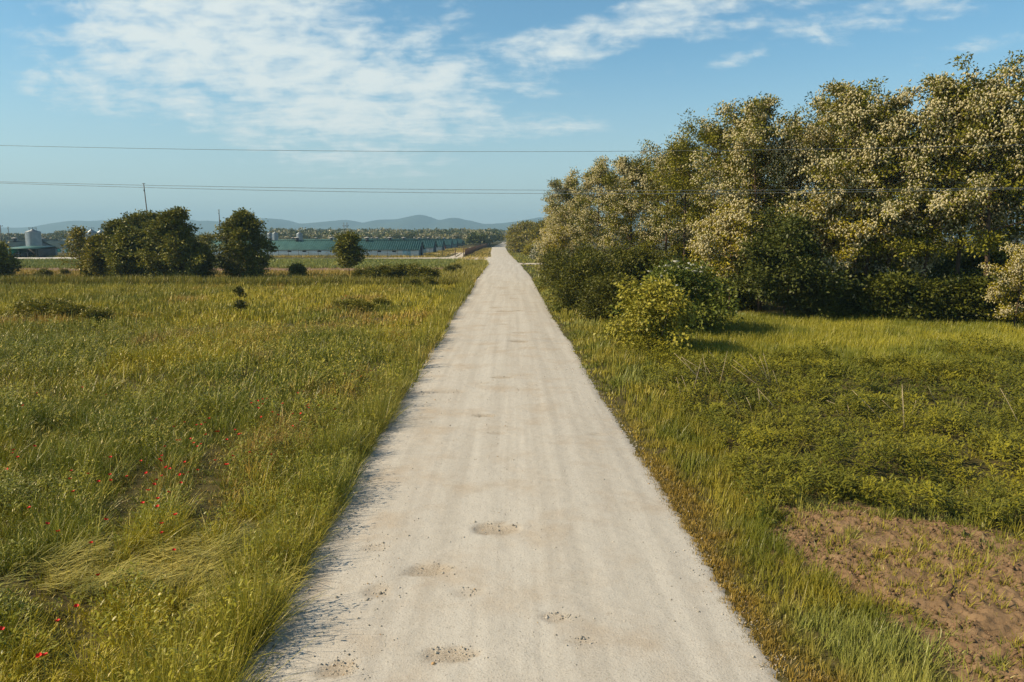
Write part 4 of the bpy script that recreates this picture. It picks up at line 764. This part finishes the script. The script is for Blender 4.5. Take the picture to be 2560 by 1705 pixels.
for i in range(7):
    Lb = 96. if i else 92.
    barn((xe[i], Dn[i], 0), Lb, 14., 2.15, 4.9, lab[i], M_WHITE if i < 3 else simple("shaded_wall", (.16, .22, .23), .8), M_ROOF, M_BLUEDOOR if i < 3 else M_REDDOOR, M_GREYWALL, [-18 - 23.5 * k for k in range(4)],  # farther barns' walls have shade put into their colour
         [-8 - 4.9 * k for k in range(16)] if i == 0 else ([-9 - 4.9 * k for k in range(4)] if i < 3 else None), group="green roofed barns in a row")
barn((-155, 238, 0), 60., 16., 2.4, 4.75, "grey roofed barn behind the open shed and the largest silo", M_GREYWALL, M_ROOFGREY, M_BLUEDOOR, simple("grey_gable", (.24, .27, .28), .8), [-8.5, -28, 3 - 60], group=None)
b2 = barn((-161, 290, 0), 80., 15., 2.2, 4.6, "white and turquoise walled barn behind the thin young tree", M_WHITE, M_ROOFGREY, M_TURQ, M_GREYWALL, [-6, -26, -46])
tq = MB(); [tq.box(-20 + k * 3.6, -.05, .4, -18.2 + k * 3.6, -.003, 1.7) for k in range(4)]; tq.build("wall_panel", M_TURQ, b2)
barn((-215, 345, 0), 70., 15., 2.2, 4.9, "distant barn whose roof edge shows above the grey roofed barn", M_WHITE, M_ROOFGREY, M_BLUEDOOR, M_GREYWALL, [-10, -30])
# open shed with vehicles
def X(px, D): return (px - 1280) * D / F
xs0, xs1 = X(30, 226), X(101, 226)
o = tag(empty("open_shed", ((xs0 + xs1) / 2, 226, 0)), "open fronted shed with flat green roof and vehicles inside", "shed"); w = (xs1 - xs0) / 2
mb = MB(); mb.add([(-w - .4, -.6, 2.65), (w + .4, -.6, 2.65), (w + .2, 9.4, 3.25), (-w - .2, 9.4, 3.25), (-w - .4, -.6, 2.85), (w + .4, -.6, 2.85), (w + .2, 9.4, 3.45), (-w - .2, 9.4, 3.45)], [(0, 3, 2, 1), (4, 5, 6, 7), (0, 1, 5, 4), (1, 2, 6, 5), (2, 3, 7, 6), (3, 0, 4, 7)]); mb.build("roof", M_ROOF, o)
MB().box(-w, 8.9, 0, w, 9.1, 3.2).build("back_wall", M_DARKPLANK, o); MB().box(-w - .1, .2, 0, -w + .05, 8.9, 2.6).build("side_wall", M_GREENPAINT, o); MB().box(w - .1, .6, 0, w, 8.9, 2.6).build("side_wall", M_DARKPLANK, o)
for k in (-1, -.33, .33, 1): MB().tube([(k * (w - .2), 0, -.05), (k * (w - .2), 0, 2.66)], .09, 8).build("post", M_DARKMETAL, o)
def car(loc, rz, label, paint):
    o = tag(empty("parked_car", loc, rz), label, "car"); mb = MB()
    pr = [(-2.1, .35), (-2.15, .75), (-1.95, .95), (-1.0, 1.0), (-.45, 1.45), (1.2, 1.5), (1.9, 1.05), (2.1, .95), (2.15, .4)]; n = len(pr)
    V = [(x, s * (.85 if z < 1.05 else .68), z) for s in (-1, 1) for x, z in pr]; mb.add(V, [(i, i + 1, n + i + 1, n + i) for i in range(n - 1)] + [(n - 1, 0, n, 2 * n - 1), (0, 8, 7, 1), (n + 1, n + 7, n + 8, n), (1, 7, 6, 2), (n + 2, n + 6, n + 7, n + 1), (3, 2, 6, 5), (n + 5, n + 6, n + 2, n + 3)], [(3, 5, 4), (n + 4, n + 5, n + 3)]); mb.build("body", paint, o)
    for s in (-1, 1):
        mb = MB(); mb.add([(-.75, s * .80, 1.05), (1.6, s * .80, 1.05), (1.15, s * .705, 1.42), (-.4, s * .705, 1.40)], [(0, 1, 2, 3)]); mb.build("window", M_CARGLASS, o)
        for xw in (-1.35, 1.35): MB().tube([(xw, s * .66, .33), (xw, s * .88, .33)], .33, 14).build("wheel", M_TYRE, o)
    mb = MB(); mb.add([(-1.03, -.70, 1.03), (-1.03, .70, 1.03), (-.5, .6, 1.42), (-.5, -.6, 1.42)], [(0, 1, 2, 3)]); mb.build("windscreen", M_CARGLASS, o)
    return o
car((X(47, 229), 229, 0), R(80), "grey car parked inside the open shed near its green side wall", M_CARPAINT); car((X(72, 230), 230, 0), R(95), "dark car parked deeper inside the open shed", simple("dark_paint", (.04, .045, .05), .3, .2))
o = tag(empty("lean_to_shed", (X(234, 272), 272, 0)), "small green roofed lean to right of the turquoise barn wall", "shed")
mb = MB(); mb.add([(-2.4, -2, 2.0), (2.4, -2, 2.0), (2.4, 2, 3.1), (-2.4, 2, 3.1), (-2.4, -2, 2.15), (2.4, -2, 2.15), (2.4, 2, 3.25), (-2.4, 2, 3.25)], [(0, 3, 2, 1), (4, 5, 6, 7), (0, 1, 5, 4), (1, 2, 6, 5), (2, 3, 7, 6), (3, 0, 4, 7)]); mb.build("roof", M_ROOF, o)
for sx2 in (-2.2, 2.2):
    for sy2 in (-1.8, 1.8): MB().tube([(sx2, sy2, -.05), (sx2, sy2, 2.06 if sy2 < 0 else 3.0)], .07, 6).build("post", M_DARKMETAL, o)
MB().box(-2.2, 1.6, 0, 2.2, 1.75, 2.9).build("back_wall", M_WHITE, o)
def silo(px, D, rad, ztop, label, zc=None, rail=True):
    zc = zc or ztop - rad * .62; zb = 3.2; o = tag(empty("grain_silo", (X(px, D), D, 0)), label, "silo", "metal grain silos"); mb = MB()
    pr = []
    for k, z in enumerate(np.arange(zb, zc, .42)): pr += [(rad, z), (rad * 1.012, z + .21)]
    pr.append((rad, zc)); mb.lathe(pr, 24); mb.build("bin", M_METAL, o, smooth=False)
    MB().lathe([(rad * 1.04, zc), (rad * 1.03, zc + .05), (rad * .22, ztop - .25), (rad * .22, ztop - .02), (.02, ztop)], 24).build("roof", M_METAL, o)
    MB().lathe([(.22, 1.3), (rad * .98, zb + .02)], 20).build("hopper", M_METAL, o)
    for k in range(6): a = k * math.pi / 3 + .2; MB().tube([(math.cos(a) * rad * .96, math.sin(a) * rad * .96, -.05), (math.cos(a) * rad * .96, math.sin(a) * rad * .96, zb)], .07, 6).build("leg", M_DARKMETAL, o)
    lm = MB(); y0 = -rad - .12
    for sx2 in (-.22, .22): lm.tube([(sx2 + .6, y0, .3), (sx2 + .6, y0, zc + .4)], .025, 4)
    for z in np.arange(.5, zc, .4): lm.tube([(.38, y0, z), (.82, y0, z)], .018, 4)
    lm.build("ladder", M_DARKMETAL, o)
    if rail:
        rm = MB(); zz_ = ztop + .55
        for k in range(6): a = k * math.pi / 3; rm.tube([(math.cos(a) * rad * .5, math.sin(a) * rad * .5, ztop - .55), (math.cos(a) * rad * .5, math.sin(a) * rad * .5, zz_)], .035, 4)
        t = np.linspace(0, 2 * math.pi, 13)
        for dz_ in (0, -.4): rm.tube(np.c_[np.cos(t) * rad * .5, np.sin(t) * rad * .5, np.full(13, zz_ + dz_)], .03, 4, False)
        rm.build("top_rail", M_DARKMETAL, o)
    return o
silo(95, 237, 2.2, 8.65, "large metal silo rising behind the open shed, largest of the silos", zc=7.8); silo(240, 262, 1.85, 8.9, "metal silo with top rail left of the field tree clump"); silo(263, 285, 1.7, 8.9, "metal silo half hidden behind its neighbour left of the field tree clump")
silo(681, 268, .95, 8.0, "small metal silo above the barn roof, nearest the lone egg shaped tree", rail=False); silo(694, 264, 1.02, 8.1, "small metal silo right beside another above the barn roof", rail=False); silo(754, 264, 1.06, 8.0, "small metal silo standing single above the long barn's roof", rail=False); silo(563, 266, 1.0, 7.6, "small metal silo between the field tree clump and the lone tree", rail=False)
# conveyor frame by the silo
o = tag(empty("silo_elevator", (X(219, 262), 262, 0)), "dark steel elevator frame beside the railed silo pair", "frame"); mb = MB()
for sx2 in (-.45, .45):
    for sy2 in (-.45, .45): mb.tube([(sx2, sy2, -.05), (sx2, sy2, 9.2)], .06, 4)
for z in np.arange(1, 9.3, .9): mb.tube([(-.45, -.45, z), (.45, -.45, z)], .04, 4); mb.tube([(-.45, -.45, z - .8), (.45, -.45, z)], .03, 4); mb.tube([(-.45, .45, z), (.45, .45, z)], .04, 4); mb.tube([(-.45, -.45, z), (-.45, .45, z)], .04, 4)
mb.build("steel_frame", M_DARKMETAL, o); mb = MB(); mb.tube([(.3, 0, 9.1), (2.4, 0, 8.3)], .14, 8); mb.build("chute", M_DARKMETAL, o)

# poles
def pole(px, D, py, label, arm=True, lean=0., r0=.14, name="utility_pole"):
    p = pt(px, py, D); o = tag(empty(name, (p[0] - lean, D, 0)), label, "pole"); H = p[2]
    MB().tube([(0, 0, -.1), (lean * .5, 0, H * .5), (lean, 0, H)], [r0, r0 * .85, r0 * .6], 8).build("post", M_WOOD, o)
    if arm:
        MB().box(lean - 1.0, -.08, H - .55, lean + 1.0, .08, H - .40).build("crossarm", M_WOOD, o)
        for k in (-.85, 0, .85): MB().lathe([(.05, H - .40), (.07, H - .25), (.03, H - .15)], 8, (lean + k, 0)).build("insulator", M_DARKMETAL, o)
    else:
        MB().lathe([(.10, H * .9), (.16, H * .9 + .1), (.16, H * .9 + .35), (.10, H * .9 + .42)], 8, (lean * .9, -.15)).build("clamp", M_DARKMETAL, o); MB().box(lean - .35, -.05, H - .12, lean + .35, .05, H - .02).build("crossarm", M_DARKMETAL, o)
    return o
pole(359, 172, 458, "tall thin leaning pole rising behind the field tree clump", False, -.95, .16, "steel_mast"); pole(547, 262, 524, "thin tall mast between the tree clump and the lone tree", False, -.2, .22, "steel_mast")
pole(0, 285, 562, "wooden pole with crossarm at the left edge behind the farm", True, 0, .22); pole(20, 320, 567, "short plain pole behind the grey roofed barn", False, 0, .16, "steel_mast"); pole(557, 300, 577, "short dark pole behind the long barn beside the lone tree", False, 0, .16, "steel_mast")
o = tag(empty("twin_pole", (X(868.5, 345), 345, 0)), "twin poles joined by one crossarm, behind the small slim tree", "pole"); H = 12.9
for k in (-.72, .72): MB().tube([(k, 0, -.1), (k, 0, H)], [.17, .11], 8).build("post", M_WOOD, o)
MB().box(-1.5, -.1, H - 1.7, 1.5, .1, H - 1.5).build("crossarm", M_WOOD, o)
for k in (-1.35, 0, 1.35): MB().lathe([(.06, H - 1.5), (.10, H - 1.25), (.03, H - 1.1)], 8, (k, 0)).build("insulator", M_DARKMETAL, o)

# overhead wires, 40 m away, crossing the road
for px3, lab in ((((0, 363.5), (1283, 379), (2560, 362)), "single overhead wire, highest of the three over the road"), (((0, 454.5), (1400, 475.5), (2560, 469)), "upper wire of the close pair crossing over the road"), (((0, 457.5), (1400, 484), (2560, 471.5)), "lowest overhead wire of the three over the road")):
    pts = np.array([pt(*p, 40.) for p in px3]); cf = np.polyfit(pts[:, 0], pts[:, 2], 2); xs = np.linspace(-75, 75, 61)
    o = MB().tube(np.c_[xs, np.full(61, 40.), np.polyval(cf, xs)], .0105, 5).build("power_line", M_WIRE); tag(o, lab, "wire", "overhead wires")

# fences
o = tag(empty("field_fence", (-75, 236, 0)), "thin post and wire fence along the front of the long barn", "fence")
xs = np.arange(X(480, 236), X(1030, 236), 3.13)
for x in xs: MB().tube([(x + 75, 0, -.1), (x + 75, 0, 2.25 + .15 * random.random())], .055, 6).build("post", M_WOOD, o)
mb = MB(); [mb.tube([(xs[0] + 75, 0, z), (xs[-1] + 75, 0, z)], .012, 4) for z in (.5, 1., 1.5, 2.)]; mb.build("wire", M_WIRE, o)
o = tag(empty("mesh_fence", (-15.2, 241, 0)), "long rusty wire mesh fence beside the farm entrance and road", "fence"); ln = 300; ddx = -.9 / ln
for k in range(0, 76): MB().tube([(ddx * k * 4, k * 4., -.1), (ddx * k * 4, k * 4., 2.45)], .09, 6).build("post", M_RUST, o)
mb = MB(); [mb.box(ddx * k - .012, k - .035, .05, ddx * k + .012, k + .035, 2.3) for k in np.arange(.5, ln, .5)]
for z in np.arange(.15, 2.4, .28): mb.tube([(0, 0, z), (ddx * ln, ln, z)], .014, 4)
mb.build("wire_mesh", M_RUST, o)
o = tag(empty("gate", (X(1139, 246), 246, 0)), "rusty gate posts with bar where the farm track leaves the road", "gate"); xg = X(1160, 246) - X(1139, 246)
for x, h in ((0, 2.5), (xg, 2.9)): MB().tube([(x, 0, -.1), (x, 0, h)], .14, 8).build("post", M_RUST, o)
for x in (X(1108, 246), X(1075, 246)):
    MB().tube([(x - X(1139, 246), 0, -.1), (x - X(1139, 246), 0, 2.3)], .06, 6).build("post", M_WOOD, o)

# ------------------------------------------------------------------ poppies and dry stalks
zp = [(100,372),(58,565),(55,578),(78,596),(148,548),(30,648),(160,318),(355,293),(460,325),(478,596),(310,655),(303,690),(380,668),(426,702),(476,672),(478,697),(318,745),(128,815),(203,885),(457,867),(250,918),(393,968),(425,1108),(330,1243),(250,1307),(170,1457),(192,1455),(5,1342),(753,464),(800,445),(825,517),(766,523),(778,523),(840,535),(855,550),(870,540),(851,457),(870,455),(888,446),(905,428),(892,498),(936,485),(947,485),(981,520),(1018,478),(1035,497),(1045,494),(930,610),(975,628),(986,628),(1007,590),(1080,575),(1176,585),(855,652),(815,662),(780,672),(795,671),(735,647),(720,640),(702,590),(692,605),(700,613),(713,550),(612,613),(668,714),(678,694),(700,678),(640,740),(682,776),(682,810),(618,795),(760,846),(699,884),(700,925),(753,1000),(783,708),(730,748),(800,618),(1117,352),(1138,344),(1158,342),(1138,366),(1118,383),(1088,362),(1132,422),(1178,400),(1204,412),(1224,364),(1268,408),(1300,437),(1268,462),(1290,318),(1318,310),(1335,368),(1330,374),(1336,382),(1380,371),(1450,388),(1493,235),(1525,236),(1550,220),(1565,245),(1607,222),(1303,407),(677,432),(550,680),(634,665)]
pp = [(x / 1.733, 800 + y / 1.733) for x, y in zp] + [(500 + x / 4.71, 720 + y / 4.71) for x, y in ((1180, 130), (1718, 92), (1690, 93), (1680, 130), (390, 132))]
M_POPPY = simple("poppy_petal", (.62, .018, .010), .6, 0, .2, 40); M_STEM = simple("poppy_stem", (.10, .13, .03), .7)
fm = MB(); n = 10
t = np.arange(n) * 2 * math.pi / n
fm.add(np.vstack([[(0, 0, 0)], np.c_[.030 * np.cos(t), .030 * np.sin(t), np.full(n, .012)], np.c_[.058 * np.cos(t) * (1 + .12 * np.sin(2 * t)), .058 * np.sin(t) * (1 - .1 * np.cos(2 * t)), .045 + .012 * np.cos(4 * t)]]),
       [(1 + i, 1 + (i + 1) % n, 1 + n + (i + 1) % n, 1 + n + i) for i in range(n)], [(0, 1 + (i + 1) % n, 1 + i) for i in range(n)])
flower = fm.mesh("flower", smooth=True); flower.materials.append(M_POPPY)
stem_m = MB().tube([(.02, .01, -.62), (.01, 0, -.3), (0, 0, 0)], [.006, .005, .004], 5).mesh("stem"); stem_m.materials.append(M_STEM)
for i, (px, py) in enumerate(pp):
    D0 = at(px, py, .7); zt = float(np.clip(meadow_h(np.array([D0[0]]), np.array([D0[1]]))[0] + .14, .62, 1.0)); p = at(px, py, zt)
    o = empty("poppy", p, random.random() * 6, (.62 if p[1] < 30 else .88)); o.rotation_euler = (random.uniform(-.5, .1) + .35, random.uniform(-.5, .3), random.random() * 6)
    tag(o, "red poppy flower on a thin stem in the tall meadow grass left of the road", "flower", "red poppies in the meadow")
    link("flower", flower, None, o); link("stem", stem_m, None, o)
zs_ = [((1090, 700), (780, 390)), ((1000, 640), (850, 420)), ((1140, 600), (930, 480)), ((1130, 600), (850, 430)), ((945, 785), (1040, 440)), ((1095, 660), (1050, 400)), ((1240, 640), (1145, 485)), ((1205, 700), (1285, 370)), ((1335, 555), (1250, 440)), ((1630, 690), (1340, 450)), ((1600, 715), (1330, 510)), ((1690, 665), (1500, 400)), ((1680, 680), (1590, 420)), ((1690, 650), (1625, 385)), ((1770, 720), (1715, 550)), ((1590, 870), (1575, 720)), ((1735, 910), (1580, 735)), ((1400, 945), (1335, 810)), ((1320, 860), (1275, 740)), ((910, 780), (850, 600)), ((830, 740), (800, 620)), ((1510, 920), (1465, 810)), ((740, 620), (650, 520)), ((1140, 620), (1060, 480)), ((1000, 660), (980, 520)), ((1230, 540), (1110, 370)),
       ((2345, 890), (2230, 840)), ((2340, 990), (2320, 930))]
dst = [((1480 + a / 3.798, 780 + b / 3.798), (1480 + c_ / 3.798, 780 + d / 3.798)) for (a, b), (c_, d) in zs_] + [((2255, 1055), (2255, 975)), ((2260, 1075), (2255, 960)), ((2195, 1040), (2130, 975)), ((2240, 1035), (2205, 1000)), ((2280, 1035), (2290, 1000)), ((2340, 1015), (2320, 965)), ((2445, 1050), (2405, 1020)), ((2540, 1045), (2500, 970)), ((2437, 928), (2425, 900)), ((2120, 1018), (2110, 985))]
for i, (b0, t0) in enumerate(dst):
    p = at(*b0, .45); q = pt(*t0, p[1] + random.uniform(-.5, .5)); d = p - q
    o = tag(MB().tube([(p[0] + d[0] * .3 - p[0], d[1] * .3, d[2] * .3), (.015, 0, 0) + (q - p) * .5, q - p], [.009, .007, .004], 5).build("dry_stalk", M_STRAW), "thin dry pale stalk sticking out of the leafy weeds", "stalk", "dry stalks in the weeds"); o.location = p

# ------------------------------------------------------------------ air
g = G("air"); pv = g.N.new('ShaderNodeVolumePrincipled'); pv.inputs['Density'].default_value = .00019; pv.inputs['Color'].default_value = (.45, .75, 1.0, 1); pv.inputs['Anisotropy'].default_value = .1
g.L.new(pv.outputs[0], g.out.inputs['Volume'])
hz = MB().box(-7500, -1500, -3, 7500, 7500, 240).build("haze", g.m); hz.visible_shadow = True
tag(hz, kind='stuff')
print("tris", sum(len(o.data.polygons) for o in COL.objects if o.type == 'MESH'))
